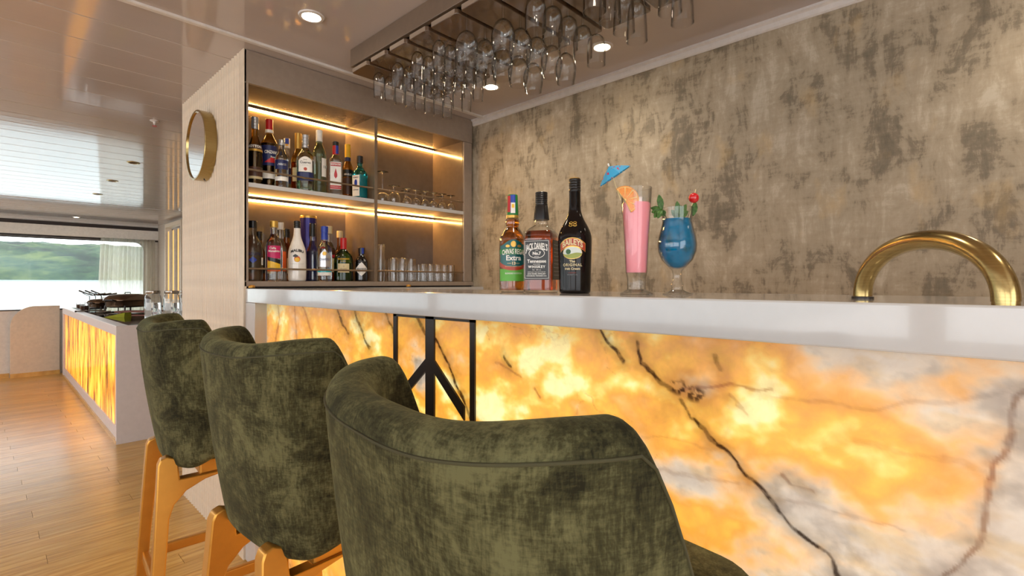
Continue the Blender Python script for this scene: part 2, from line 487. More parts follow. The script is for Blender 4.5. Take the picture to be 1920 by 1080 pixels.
# ---- far window wall: opening with rounded corner, pane, frame
wz0, wz1, wx1 = 0.80, 1.995, 1.97
ww = MB()
ww.box(-2.9, SX, WY, WY + 0.08, 0, wz0).box(-2.9, SX, WY, WY + 0.08, wz1, CZ).box(wx1, SX, WY, WY + 0.08, wz0, wz1).box(-2.9, -2.55, WY, WY + 0.08, wz0, wz1)
rc = 0.16
for (cz, sg) in ((wz1 - rc, 1), (wz0 + rc, -1)):
    arc = [(wx1 - rc + rc * math.cos(R(a)), cz + sg * rc * math.sin(R(a))) for a in range(0, 91, 10)]
    ww.prism(arc + [(wx1, cz + sg * rc)], 'y', WY, WY + 0.08)
struct(ww.build('wall_window', 'offwhite'), 'off white wall around the far window')
w1 = struct(MB().box(-2.55, wx1, WY + 0.03, WY + 0.036, wz0, wz1).build('window_1', 'pane'), 'wide far window overlooking the lake')
def rr(x0, x1, z0, z1, r, k=8):
    pts = []
    for cx, cz, a0 in ((x1 - r, z1 - r, 0), (x0 + r, z1 - r, 90), (x0 + r, z0 + r, 180), (x1 - r, z0 + r, 270)):
        pts += [(cx + r * math.cos(R(a0 + 90 * i / k)), cz + r * math.sin(R(a0 + 90 * i / k))) for i in range(k + 1)]
    return pts
def ring_prism(o, i_, axis, a, b):
    mb = MB(); n = len(o)
    def P(u, w, h): return {'x': (h, u, w), 'y': (u, h, w), 'z': (u, w, h)}[axis]
    vs = [P(u, w, h) for h in (a, b) for (u, w) in o] + [P(u, w, h) for h in (a, b) for (u, w) in i_]
    fs = []
    for k in range(n):
        q = (k + 1) % n
        fs += [(k, q, n + q, n + k), (2 * n + k, 3 * n + k, 3 * n + q, 2 * n + q), (k, 2 * n + k, 2 * n + q, q), (n + k, n + q, 3 * n + q, 3 * n + k)]
    return mb.add(vs, fs)
ring_prism(rr(-2.55, wx1, wz0, wz1, rc), rr(-2.53, wx1 - 0.02, wz0 + 0.02, wz1 - 0.02, rc - 0.02), 'y', WY - 0.006, WY + 0.03).build('window_frame', 'black', w1, smooth=40)
MB().box(-2.9, SX - 0.001, WY - 0.05, WY, 2.03, 2.20).build('valance', 'offwhite', w1, bevel=0.003)
MB().box(-2.9, SX - 0.001, WY - 0.03, WY, 2.00, 2.03).build('curtain_track', 'black', w1)
MB().box(-2.9, SX - 0.001, WY - 0.02, WY, 2.20, 2.262).build('recess_shade', 'darkgap', w1)  # solid dark strip, shade of the gap above the valance put into its colour
hw = struct(MB().box(-2.9, SX, HWY, HWY + 0.06, 0, 0.875).build('wall_half', 'offwhite'), 'low off white half wall in front of the far window')
MB().box(-2.9, SX, HWY - 0.012, HWY + 0.08, 0.875, 0.890).build('cap_strip', 'black', hw)
struct(MB().box(-2.9, 0.18, HWY - 0.012, HWY, 0, 0.06).build('baseboard_window', 'floor'))

# ---- unseen sides of the saloon: window band on the port side, wide opening astern
lw = MB().box(-2.96, -2.9, -2.6, WY, 0, 0.85).box(-2.96, -2.9, -2.6, WY, 1.95, CZ + 0.05)
for yy in (-2.6, 0.2, 3.0, 5.8, 8.4, 11.0): lw.box(-2.96, -2.9, yy, yy + 0.2, 0.85, 1.95)
struct(lw.build('wall_left', 'offwhite'))
bw = MB().box(-2.9, -2.3, -2.66, -2.6, 0, CZ + 0.05).box(0.2, WX, -2.66, -2.6, 0, CZ + 0.05).box(-2.3, 0.2, -2.66, -2.6, 2.1, CZ + 0.05)
struct(bw.build('wall_rear', 'offwhite'))

# ---- outdoors: lake and wooded hill across the water
lk = MB(); lk.add([(-900, WY + 1, -2.2), (900, WY + 1, -2.2), (900, 420, 4.4), (-900, 420, 4.4)], [(0, 1, 2, 3)])
struct(lk.build('lake', 'water'), 'pale lake outside the far window')
hb = MB(); NX, NY = 120, 14
rng = np.random.RandomState(3)
ph = rng.rand(8) * 6.28
def ridge(x):
    t = x / 100.0
    return 22.5 + 3.0 * math.sin(t * 1.3 + 0.3) + 1.6 * math.sin(t * 3.1 + ph[1]) + 0.7 * math.sin(t * 9 + ph[2]) + 0.35 * math.sin(t * 23 + ph[3]) - 7.5 * sstep(20, 110, x)
vs_, fs_ = [], []
for j in range(NY + 1):
    for i in range(NX + 1):
        x = -320 + 640 * i / NX; t = j / NY
        h = ridge(x) * math.sin(t * math.pi / 2) ** 0.8 + (0.9 * math.sin(x * 0.31 + j * 1.7) + 0.6 * math.sin(x * 0.83 + j * 2.9)) * math.sin(t * math.pi)
        vs_.append((x, 300 + 110 * t, 2.3 + h))
for j in range(NY):
    for i in range(NX):
        a = j * (NX + 1) + i; fs_.append((a, a + 1, a + NX + 2, a + NX + 1))
struct(hb.add(vs_, fs_).build('hill', 'hill', smooth=180), 'wooded hill across the lake')
#==BAR==
# ================================================================== BAR
ct = thing('bar_countertop', 'glossy white bar countertop with a deep front lip', 'countertop', (1.0, 1.0, HT - 0.063))
MB().box(XL, 1.27, -1.3, CY - 0.0005, HT - 0.063, HT).build('slab', 'white', ct, bevel=0.003)
bf = thing('onyx_bar', 'backlit amber onyx bar front below the white countertop', 'bar', (XO, 0.8, 0))
MB().box(XL, XO + 0.4, 2.301, CY - 0.0005, 0, HT - 0.0635).build('end_panel', 'white', bf, bevel=0.002)
MB().box(1.22, 1.26, -1.3, 2.30, 0, HT - 0.064).build('back_panel', 'offwhite', bf)
MB().box(XO - 0.005, XO + 0.02, -1.3, 2.30, 0, 0.05).build('plinth', 'offwhite', bf)

# stone pattern: translucency map and surface colour per vertex
rng = np.random.RandomState(11)
def vnoise(x, y, seed):
    r = np.random.RandomState(seed); T = r.rand(64, 64)
    xi = np.floor(x).astype(int); yi = np.floor(y).astype(int); fx = x - xi; fy = y - yi
    fx = fx * fx * (3 - 2 * fx); fy = fy * fy * (3 - 2 * fy)
    g = lambda a, b: T[a % 64, b % 64]
    return (g(xi, yi) * (1 - fx) + g(xi + 1, yi) * fx) * (1 - fy) + (g(xi, yi + 1) * (1 - fx) + g(xi + 1, yi + 1) * fx) * fy
def fbm(x, y, seed, oct=5, gain=0.5):
    s = 0; a = 1; t = 0
    for o in range(oct):
        s = s + a * vnoise(x * 2 ** o, y * 2 ** o, seed + o); t += a; a *= gain
    return s / t
ys = np.concatenate([np.arange(-0.9, -0.1, 0.008), np.arange(-0.1, 1.3, 0.0026), np.arange(1.3, 2.3001, 0.005)])
zs = np.concatenate([np.arange(0.05, 0.72, 0.008), np.arange(0.72, HT - 0.058, 0.0026)])
ys[-1] = 2.30; Yg, Zg = np.meshgrid(ys, zs, indexing='ij')
# flow follows the tilt of the beds
u_ = Yg + 0.55 * Zg; w_ = Zg - 0.25 * Yg
b1 = fbm(u_ * 5 + 3, w_ * 7 + 9, 1, 5, 0.5); b2 = fbm(u_ * 14, w_ * 18, 21, 4, 0.55)
b3 = fbm(u_ * 34 + 5, w_ * 40, 91, 3, 0.6)
lit = 0.75 + 1.05 * (b1 - 0.5) + 0.70 * (b2 - 0.5) + 0.25 * (b3 - 0.5)
right = np.clip((0.42 - Yg) / 0.42, 0, 1.4)
lit -= 0.55 * right + 0.26 * right * np.clip((1.02 - Zg) / 0.2, 0, 1)
def blobs(lst):
    s = np.zeros_like(Yg)
    for (y0, z0, ry, rz, k) in lst: s += k * np.exp(-(((Yg - y0) / ry) ** 2 + ((Zg - z0) / rz) ** 2))
    return s
lit += blobs([(1.16, 1.005, 0.05, 0.09, -0.55), (0.40, 0.905, 0.10, 0.035, -0.60), (0.17, 0.895, 0.07, 0.035, -0.35), (0.478, 1.12, 0.05, 0.035, -0.30),
              (0.345, 1.075, 0.05, 0.03, -0.45), (0.28, 1.045, 0.07, 0.06, 0.35), (0.36, 0.83, 0.16, 0.05, 0.35), (0.10, 1.00, 0.05, 0.02, 0.25),
              (0.90, 1.115, 0.05, 0.04, 0.35), (0.70, 1.08, 0.10, 0.06, 0.20), (0.44, 0.985, 0.08, 0.03, 0.30), (1.02, 1.09, 0.05, 0.04, 0.2),
              (0.07, 0.96, 0.05, 0.03, 0.18), (0.62, 0.99, 0.03, 0.02, -0.25), (-0.02, 0.95, 0.03, 0.2, -0.15), (1.42, 1.05, 0.05, 0.05, 0.2)])
lit = np.clip(lit, 0, 1)
stops = [(0.00, (0.40, 0.37, 0.345)), (0.20, (0.54, 0.47, 0.40)), (0.34, (0.72, 0.48, 0.26)), (0.48, (0.78, 0.39, 0.075)), (0.62, (0.76, 0.335, 0.025)), (0.78, (0.90, 0.47, 0.06)), (0.90, (1.0, 0.70, 0.20)), (1.0, (1.0, 0.90, 0.48))]
P_ = [s[0] for s in stops]
colr = np.stack([np.interp(lit, P_, [s[1][k] for s in stops]) for k in range(3)], -1)
# veins
dw = 0.016 * (fbm(Yg * 26, Zg * 26, 51, 3, 0.5) - 0.5); dz = 0.016 * (fbm(Yg * 26, Zg * 26, 71, 3, 0.5) - 0.5)
wob = 0.35 + 1.3 * fbm(Yg * 45, Zg * 45, 131, 3, 0.6)          # uneven vein width
crumb = np.clip((fbm(Yg * 80, Zg * 80, 151, 3, 0.6) - 0.36) * 6, 0, 1)
VEINS = [ # (width, darkness, tint, points)
 (0.0045, 1.0, 0, [(0.568, 1.165), (0.537, 1.12), (0.508, 1.098)]), (0.004, 1.0, 0, [(0.478, 1.136), (0.467, 1.094), (0.426, 1.063), (0.404, 1.056)]),
 (0.011, 0.95, 0, [(0.407, 1.062), (0.384, 1.056), (0.362, 1.051)]), (0.003, 0.8, 0, [(0.389, 1.038), (0.373, 1.006), (0.366, 1.005)]),
 (0.0038, 1.0, 0, [(0.366, 1.006), (0.332, 0.977), (0.284, 0.936), (0.239, 0.904), (0.212, 0.874), (0.172, 0.849), (0.157, 0.825), (0.124, 0.791), (0.0, 0.66), (-0.1, 0.5)]),
 (0.0035, 0.9, 1, [(-0.031, 1.116), (-0.026, 1.11), (-0.024, 1.073), (-0.016, 1.045), (-0.003, 1.024), (0.001, 0.988), (0.004, 0.955), (0.009, 0.924), (0.023, 0.896), (0.04, 0.873), (0.055, 0.829), (0.06, 0.7)]),
 (0.008, 0.55, 1, [(-0.012, 1.036), (0.0, 1.022)]), (0.009, 0.35, 1, [(0.006, 0.93), (0.03, 0.885)]),
 (0.003, 0.75, 1, [(0.389, 1.054), (0.311, 1.077), (0.241, 1.085)]), (0.003, 0.35, 1, [(0.241, 1.072), (0.12, 1.072), (-0.031, 1.116)]),
 (0.004, 0.35, 1, [(0.133, 1.02), (0.029, 1.021), (-0.001, 1.005)]), (0.003, 0.3, 1, [(0.472, 0.961), (0.33, 0.965)]),
 (0.003, 0.4, 1, [(0.456, 0.9), (0.281, 0.919), (0.234, 0.908), (0.156, 0.92), (0.077, 0.919)]), (0.003, 0.7, 1, [(0.231, 0.95), (0.215, 0.938), (0.187, 0.936)]),
 (0.006, 0.9, 0, [(1.653, 1.163), (1.614, 1.101), (1.573, 1.08)]), (0.006, 0.9, 0, [(1.545, 1.161), (1.499, 1.097), (1.439, 1.037)]),
 (0.007, 0.7, 1, [(1.938, 1.168), (1.841, 1.033), (1.788, 0.951), (1.7, 0.7)]), (0.008, 0.6, 1, [(2.012, 1.166), (1.992, 1.022), (1.98, 0.7)]),
 (0.005, 0.8, 0, [(1.345, 1.155), (1.31, 1.106), (1.281, 1.055)]), (0.006, 0.8, 0, [(1.191, 1.158), (1.143, 1.106), (1.094, 1.086)]),
 (0.005, 1.0, 0, [(1.094, 1.092), (1.028, 1.014), (0.987, 0.955), (0.946, 0.895), (0.859, 0.796), (0.75, 0.6)]),
 (0.007, 0.75, 1, [(2.184, 1.168), (2.161, 1.089), (2.207, 0.996), (2.2, 0.7)]), (0.004, 0.9, 0, [(0.832, 1.067), (0.811, 1.046)]), (0.003, 0.7, 1, [(0.739, 1.007), (0.723, 0.991)]),
 (0.003, 0.6, 1, [(0.31, 1.06), (0.28, 1.035), (0.30, 1.045)]), (0.003, 0.6, 1, [(0.78, 1.03), (0.86, 1.05)]), (0.004, 0.7, 0, [(0.33, 1.125), (0.322, 1.10)])]
vein = np.zeros_like(Yg); tint = np.zeros_like(Yg)
for (wd_, dk, tn, pts) in VEINS:
    best = np.full_like(Yg, 9.0)
    for (a, b) in zip(pts[:-1], pts[1:]):
        ax, az = a; bx, bz = b; L2 = (bx - ax) ** 2 + (bz - az) ** 2 + 1e-9
        t = np.clip(((Yg + dw - ax) * (bx - ax) + (Zg + dz - az) * (bz - az)) / L2, 0, 1)
        best = np.minimum(best, np.hypot(Yg + dw - ax - t * (bx - ax), Zg + dz - az - t * (bz - az)))
    we = wd_ * wob
    core = dk * np.clip(1.6 - best / we, 0, 1) * (crumb if wd_ > 0.01 else (0.78 + 0.22 * crumb)); halo = 0.40 * dk * np.exp(-(best / (we * 5)) ** 2)
    s = np.maximum(core, halo)
    if tn: tint = np.maximum(tint, s)
    else: vein = np.maximum(vein, s)
# hairline cracks and the cloudy grey of the unlit stone
rid = np.abs(fbm(u_ * 9 + 2, w_ * 11 + 4, 171, 4, 0.55) - 0.5); msk = np.clip((fbm(u_ * 4, w_ * 4, 191, 2) - 0.45) * 5, 0, 1)
tint = np.maximum(tint, 0.42 * msk * np.clip(1 - rid / 0.010, 0, 1))
cloud = fbm(u_ * 20 + 7, w_ * 26, 211, 5, 0.6); grey = np.clip((0.45 - lit) / 0.3, 0, 1)
colr *= (1 - 0.55 * grey * np.clip((0.55 - cloud) * 4, 0, 1))[..., None] * np.ones(3)
och = grey * np.clip((fbm(u_ * 12, w_ * 30, 231, 4, 0.6) - 0.52) * 6, 0, 1)
colr *= (1 - och[..., None] * np.array([0.08, 0.22, 0.48]))
colr *= (1 - vein[..., None] * np.array([0.93, 0.95, 0.96])); colr *= (1 - tint[..., None] * np.array([0.62, 0.82, 0.93]))
surf = np.stack([0.40 + 0 * lit, 0.36 + 0 * lit, 0.33 + 0 * lit], -1) * (0.14 + 0.86 * (1 - lit))[..., None] * (1 - 0.9 * np.maximum(vein, tint * 0.6))[..., None]
ny, nz = Yg.shape
me = bpy.data.meshes.new('onyx_panel')
loc = np.zeros((ny, nz, 3)); loc[..., 0] = 0.0; loc[..., 1] = Yg - 0.8; loc[..., 2] = Zg
idx = np.arange(ny * nz).reshape(ny, nz)
fc = np.stack([idx[:-1, :-1], idx[:-1, 1:], idx[1:, 1:], idx[1:, :-1]], -1).reshape(-1, 4)
me.from_pydata(loc.reshape(-1, 3).tolist(), [], fc.tolist()); me.update()
for nm, dat in (('stone', colr), ('surface', surf)):
    ca = me.color_attributes.new(nm, 'FLOAT_COLOR', 'POINT')
    ca.data.foreach_set('color', np.concatenate([dat.reshape(-1, 3), np.ones((ny * nz, 1))], 1).astype(np.float32).ravel())
me.materials.append(M['onyx'])
op = bpy.data.objects.new('onyx_panel', me); COL.objects.link(op); op.parent = bf; WM[op.name] = WM[bf.name].copy()
op['label'] = 'amber and grey veined onyx slab lit from behind'
MB().box(XO + 0.045, XO + 0.05, -1.2, 2.29, 0.10, HT - 0.098).build('light_sheet', 'sheet', bf)
# black emblem bars set on the onyx
def emb(name, pts): MB().prism(pts, 'x', XO - 0.006, XO - 0.0005).build(name, 'black', bf)
zt, zb = HT - 0.0635, 0.62
yl, yr, yc = 1.285, 0.939, 1.1145
emb('emblem_bar', [(yl - 0.009, zb), (yl + 0.009, zb), (yl + 0.009, zt), (yl - 0.009, zt)])
emb('emblem_bar', [(yr - 0.009, zb), (yr + 0.009, zb), (yr + 0.009, zt), (yr - 0.009, zt)])
emb('emblem_bar', [(yc - 0.0195, zb), (yc + 0.0195, zb), (yc + 0.0195, zt), (yc - 0.0195, zt)])
emb('emblem_bar', [(yr - 0.009, 1.1465), (yl + 0.009, 1.1465), (yl + 0.009, zt), (yr - 0.009, zt)])
emb('emblem_bar', [(yr - 0.009, zb - 0.018), (yl + 0.009, zb - 0.018), (yl + 0.009, zb), (yr - 0.009, zb)])
for s in (1, -1):
    e = yl if s > 0 else yr
    dy, dz_ = s * 0.125, -0.107
    emb('emblem_diagonal', [(yc + s * 0.019, 1.035), (yc + s * 0.019 + dy, 1.035 + dz_), (yc + s * 0.019 + dy, 1.000 + dz_), (yc + s * 0.019, 1.000)])

# ---- base unit under the cabinet, with its worktop
bu = thing('base_cabinet', 'white base cabinet below the lit bottle shelves', 'cabinet', (1.5, 2.6, 0))
MB().box(1.28, WX - 0.001, 2.36, 2.75, 0.0, 1.19).build('body', 'offwhite', bu)
for i in range(3): MB().box(1.285 + i * 0.295, 1.285 + i * 0.295 + 0.289, 2.342, 2.36, 0.08, 1.18).build('door', 'offwhite', bu, bevel=0.002)
wt = tag(MB().box(0.809, WX - 0.001, CY + 0.001, 2.75, 1.191, HT).box(1.272, WX - 0.001, 2.32, CY + 0.001, 1.191, HT).build('worktop', 'white'), 'white worktop slab under the bottle cabinet', 'worktop')

# ---- brass tap
tap = thing('arched_tap', 'brushed brass arched tap standing on the white bar top', 'tap', (0.979, 0.146, HT))
A, B = Vector((0.979, 0.146, 0)), Vector((0.812, -0.016, 0))
mid, hv = (A + B) / 2, (A - B) / 2
path = [A + Vector((0, 0, HT + 0.0005))]
for i in range(41):
    a = math.pi * i / 40
    k = mid + hv * math.cos(a); path.append(Vector((k.x, k.y, HT + 0.004 + 0.081 * math.sin(a) ** 0.92)))
MB().tube(path, 0.0132, 24).build('spout', 'brass', tap, smooth=60)
MB().lathe([(0.0152, 0), (0.0152, 0.003), (0.0138, 0.004)], (A.x, A.y, HT), 24).build('base_ring', 'black', tap, smooth=40)
MB().lathe([(0.0125, 0), (0.0125, 0.008)], (B.x, B.y, HT - 0.0), 20).build('outlet', 'brass', tap, smooth=40)
#==CABINET==
# ================================================================== BOTTLE CABINET
cb = thing('bottle_cabinet', 'taupe wall cabinet with LED lit bottle and glass shelves', 'cabinet', (1.48, CY, HT))
YB = CY + 0.325                      # back of the niches
z_bot, z_sh, z_top = 1.253, 1.702, 2.150
MB().box(0.812, WX - 0.002, CY + 0.02, YB, HT + 0.0005, 1.229).build('plinth', 'darkgap', cb)  # set-back plinth, shadow under the cabinet put into its dark colour
MB().box(0.790, WX - 0.001, CY, CY + 0.018, 1.229, z_bot).box(0.809, WX - 0.001, CY + 0.018, YB + 0.005, 1.229, z_bot).build('bottom', 'taupe', cb, bevel=0.0015)
MB().box(0.801, WX - 0.001, YB, YB + 0.012, z_bot, CZ - 0.001).build('back_panel', 'taupe_in', cb)
MB().box(0.801, 0.808, CY + 0.018, YB, z_bot, z_top).build('side_panel', 'taupe_in', cb)
MB().box(2.090, WX - 0.001, CY + 0.018, YB, z_bot, z_top).build('side_panel', 'taupe_in', cb)
MB().box(0.790, 0.808, CY, CY + 0.018, z_bot, z_top).build('stile', 'taupe', cb, bevel=0.001)
MB().box(2.090, WX - 0.012, CY, CY + 0.018, z_bot, z_top).build('stile', 'taupe', cb, bevel=0.006)
MB().box(1.448, 1.466, CY, YB, z_bot, z_top).build('divider', 'taupe_in', cb, bevel=0.001)
MB().box(0.801, WX - 0.001, CY + 0.018, YB, z_top, z_top + 0.018).build('niche_top', 'taupe_in', cb)
fa = [(0.790, z_top), (WX - 0.012, z_top), (WX - 0.012, CZ - 0.05)] + [(WX - 0.042 + 0.03 * math.cos(R(a)), CZ - 0.032 + 0.03 * math.sin(R(a))) for a in range(0, 91, 15)] + [(0.790, CZ - 0.002)]
MB().prism(fa, 'y', CY, CY + 0.018).build('fascia', 'taupe', cb, bevel=0.001)
NICHES = ((0.808, 1.448), (1.466, 2.090))
for (a, b) in NICHES:
    MB().box(a, b, CY + 0.004, YB, z_sh - 0.020, z_sh).build('shelf', 'white', cb, bevel=0.001)
    MB().box(a, b, CY + 0.02, YB - 0.002, z_bot, z_bot + 0.0015).build('shelf_liner', 'taupe_in', cb)
    for zz, in ((z_sh + 0.055,), (z_bot + 0.054,)):
        MB().box(a, b, CY + 0.006, CY + 0.012, zz, zz + 0.009).build('guard_rail', 'rail', cb, bevel=0.002)
    for zz in (z_top, z_sh - 0.020):
        MB().box(a, b, YB - 0.020, YB - 0.0003, zz - 0.005, zz - 0.0003).box(a, b, YB - 0.020, YB - 0.018, zz - 0.009, zz - 0.005).build('led_shield', 'rail', cb)  # channel added to keep the strip's light off the niche top
        MB().prism([(YB - 0.0005, zz - 0.017), (YB - 0.0005, zz - 0.0055), (YB - 0.012, zz - 0.0055), (YB - 0.010, zz - 0.011)], 'x', a + 0.001, b - 0.001).build('led_strip', 'led', cb)

def puck(x, y, label):
    t = thing('brass_puck', label, 'puck', (x, y, HT))
    MB().lathe([(0.013, 0), (0.014, 0.004)], (x, y, HT), 20).build('base', 'black', t, smooth=40)
    MB().lathe([(0.014, 0.004), (0.014, 0.010), (0.010, 0.0145), (0.0001, 0.016)], (x, y, HT), 20).build('dome', 'gold', t, smooth=60)
puck(0.815, 2.395, 'small brass puck at the bar corner beside the fluted partition')
puck(1.648, 2.385, 'small brass puck on the worktop under the glass shelves')

# ------------------------------------------------------------------ bottles
def chaikin(p, it=2):
    for _ in range(it):
        q = [p[0]]
        for a, b in zip(p[:-1], p[1:]):
            q.append((lerp(a[0], b[0], 0.25), lerp(a[1], b[1], 0.25))); q.append((lerp(a[0], b[0], 0.75), lerp(a[1], b[1], 0.75)))
        q.append(p[-1]); p = q
    return p

class Bottle:
    """profile = [(z, r)...]; n = superellipse power of the body section; it turns to 2 (round) above z_round; ky = depth ratio"""
    def __init__(s, name, label, loc, face, prof, mat, n=2.0, z_round=9, ky=1.0, seg=28, cat='bottle', group='liquor bottles in the lit cabinet'):
        s.root = thing(name, label, cat, loc, face, group)
        s.p = chaikin(prof, 2); s.n = n; s.zr = z_round; s.ky = ky; s.seg = seg
        s.zs = [q[0] for q in s.p]; s.rs = [q[1] for q in s.p]
        s.body = s.loft(s.p, 'glass_body', mat, 0.0)
    def sec(s, ang, z, off=0.0):
        r = float(np.interp(z, s.zs, s.rs))
        k = sstep(s.zr - 0.012, s.zr + 0.012, z)
        n = lerp(s.n, 2.0, k); ky = lerp(s.ky, 1.0, k)
        c, d = math.cos(ang), math.sin(ang)
        rho = (abs(c) ** n + abs(d) ** n) ** (-1.0 / n)
        x, y = r * rho * c * ky, r * rho * d
        if off:
            e = 1e-3
            rho2 = (abs(math.cos(ang + e)) ** n + abs(math.sin(ang + e)) ** n) ** (-1.0 / n)
            tx, ty = r * rho2 * math.cos(ang + e) * ky - x, r * rho2 * math.sin(ang + e) - y
            L = math.hypot(tx, ty) or 1; x += ty / L * off; y -= tx / L * off
        return x, y
    def loft(s, prof, name, mat, shrink):
        vs, fs = [], []; n = s.seg
        for (z, r) in prof:
            for i in range(n):
                x, y = s.sec(2 * math.pi * i / n, z)
                k = 1 - shrink
                vs.append((x * k, y * k, z))
        for j in range(len(prof) - 1):
            for i in range(n):
                i2 = (i + 1) % n
                fs.append((j * n + i, j * n + i2, (j + 1) * n + i2, (j + 1) * n + i))
        fs.append(tuple(range(n))[::-1]); fs.append(tuple((len(prof) - 1) * n + i for i in range(n)))
        return MB().add(vs, fs).build(name, mat, s.root, smooth=35, world=False)
    def liquid(s, mat, z0, z1, shrink=0.06):
        pr = [(z0, 0)] + [(z, 0) for z in s.zs if z0 < z < z1] + [(z1, 0)]
        return s.loft(pr, 'liquid', mat, shrink)
    def cap(s, z0, z1, r0, mat, r1=None, name='cap', ridges=0):
        r1 = r1 or r0
        pr = [(r0, z0), (r0, z0 + 0.0015)]
        for i in range(ridges):
            z = lerp(z0, z1, (i + 1) / (ridges + 1)); r = lerp(r0, r1, (i + 1) / (ridges + 1))
            pr += [(r, z - 0.0016), (r * 0.94, z), (r, z + 0.0016)]
        pr += [(r1, z1 - 0.0015), (r1 * 0.94, z1)]
        return MB().lathe(pr, (0, 0, 0), 24).build(name, mat, s.root, smooth=30, world=False)
    def patch(s, lo, hi, half, mat, name='label', off=0.0007, a0=0.0, cols=20, rows=6, parent=None):
        """curved print following the glass; lo/hi are numbers or functions of t in -1..1; half = half-angle"""
        f = lambda q, t: q(t) if callable(q) else q
        vs, fs = [], []
        for i in range(cols + 1):
            t = -1 + 2 * i / cols; a, b = f(lo, t), f(hi, t)
            for j in range(rows + 1):
                z = lerp(a, b, j / rows); x, y = s.sec(a0 + t * half, z, off); vs.append((x, y, z))
        for i in range(cols):
            for j in range(rows):
                k = i * (rows + 1) + j; fs.append((k, k + rows + 1, k + rows + 2, k + 1))
        return MB().add(vs, fs).build(name, mat, parent or s.root, smooth=180, world=False)
    def text(s, txt, z, size, mat, parent, weight=0.0, arch=0.0, a0=0.0, off=0.0014, maxw=None, spacing=1.0, stretch=1.0):
        v, f = text_geo(txt, size, weight, spacing)
        if maxw:
            w = max(abs(p[0]) for p in v) * 2; k = min(1.0, maxw / w)
        else: k = 1.0
        r = float(np.interp(z, s.zs, s.rs)); vs = []
        for (tx, ty) in v:
            tx *= k; zz = z + ty * stretch + arch * tx * tx
            if s.n > 3 and z < s.zr:      # flat face: place by the y coordinate
                y = tx + math.sin(a0) * 0; ang = a0 + math.atan2(tx, r)
            else: ang = a0 + tx / r
            x, y = s.sec(ang, zz, off); vs.append((x, y, zz))
        return MB().add(vs, f).build('lettering', mat, parent, world=False)

def oval(zc, rz, up=True):
    return lambda t: zc + (1 if up else -1) * rz * math.sqrt(max(0, 1 - t * t))
def diamond(zc, rz, up=True): return lambda t: zc + (1 if up else -1) * rz * (1 - abs(t))

G = {}
def gl(key, r, g, b, rough=0.0): G[key] = glass('bottle_glass_' + key, srgb(r, g, b), rough)
G['clear'] = M['glass']; M['crystal'] = glass('cabinet_glassware', (0.97, 0.975, 0.97, 1)); gl('amber', 214, 128, 34); gl('gold', 236, 178, 70); gl('green', 92, 128, 40); gl('seafoam', 190, 226, 202)
gl('teal', 60, 200, 205); gl('frost', 206, 196, 176, 0.25); gl('whisky', 190, 84, 22); gl('blue', 40, 66, 130)
def pc(key, r, g, b, rough=0.4, **k): M['c_' + key] = plain('print_' + key, srgb(r, g, b), rough, **k)
pc('white', 238, 234, 226); pc('cream', 226, 208, 160); pc('black', 22, 20, 20, 0.3); pc('red', 186, 30, 34, 0.3); pc('blue', 32, 60, 160, 0.3)
pc('navy', 30, 38, 84, 0.3); pc('green', 30, 120, 52); pc('teal', 12, 92, 92, 0.3); pc('goldfoil', 206, 164, 78, 0.3, metal=0.6); pc('silver', 196, 196, 198, 0.25, metal=0.7)
pc('magenta', 196, 34, 96); pc('yellow', 236, 186, 44); pc('orange', 214, 96, 40); pc('dark', 20, 14, 12, 0.12, spec=0.25); pc('malibu', 236, 230, 222, 0.15, coat=0.5)
pc('blackglass', 12, 12, 16, 0.05, coat=0.8); pc('brick', 176, 62, 34, 0.35); pc('meadow', 150, 160, 70); pc('leaf', 44, 92, 40); pc('skyprint', 214, 222, 214)
pc('purple', 52, 44, 116, 0.25, metal=0.4); pc('turq', 30, 178, 190, 0.2); pc('lime', 96, 176, 60); pc('brown', 74, 46, 32); pc('grey', 150, 150, 150); pc('liqblue', 20, 36, 96, 0.1, coat=0.5)

def look(x, y): return math.atan2(-y, -x)      # direction from a bottle to the viewer's side of the bar

# round shoulders: [(z,r)] builder
def std(h, r, rn, zs, zn, foot=0.004):
    """h glass height, r body radius, rn neck radius, zs shoulder start, zn neck start"""
    return [(0.0, r - foot), (0.001, r - foot * 0.4), (0.006, r), (zs * 0.5, r), (zs, r), (lerp(zs, zn, 0.35), lerp(r, rn, 0.16)), (lerp(zs, zn, 0.7), lerp(r, rn, 0.68)), (zn, rn), (zn + 0.002, rn), (h, rn)]

# --- three bottles standing on the bar
BZ = HT + 0.0003
# green-label scotch
b = Bottle('whisky_bottle', 'amber whisky bottle with green and teal label, leftmost of three on the bar', (0.978, 0.930, BZ), look(0.978, 0.930) + R(4),
           [(0, 0.030), (0.002, 0.0335), (0.008, 0.0355), (0.06, 0.0358), (0.132, 0.0362), (0.150, 0.0335), (0.166, 0.0235), (0.174, 0.0172), (0.178, 0.0168), (0.182, 0.0185), (0.192, 0.0190), (0.199, 0.0172), (0.205, 0.0150), (0.214, 0.0145), (0.258, 0.0135)],
           G['clear'], seg=36, group='bottles standing on the bar')
b.liquid(G['amber'], 0.006, 0.196, 0.07)
b.cap(0.206, 0.263, 0.0160, 'c_green', 0.0140)
b.cap(0.200, 0.208, 0.0166, 'c_goldfoil', name='neck_band')
b.patch(0.214, 0.261, 0.40, 'c_blue', 'tax_seal', off=0.0030, cols=8); b.patch(0.212, 0.240, 0.34, 'c_white', 'tax_seal', off=0.0036, cols=8); b.patch(0.226, 0.236, 0.2, 'c_yellow', 'tax_seal', off=0.0042, cols=8)
b.patch(0.215, 0.259, 0.28, 'c_red', 'tax_seal', off=0.0029, a0=-0.72, cols=6)
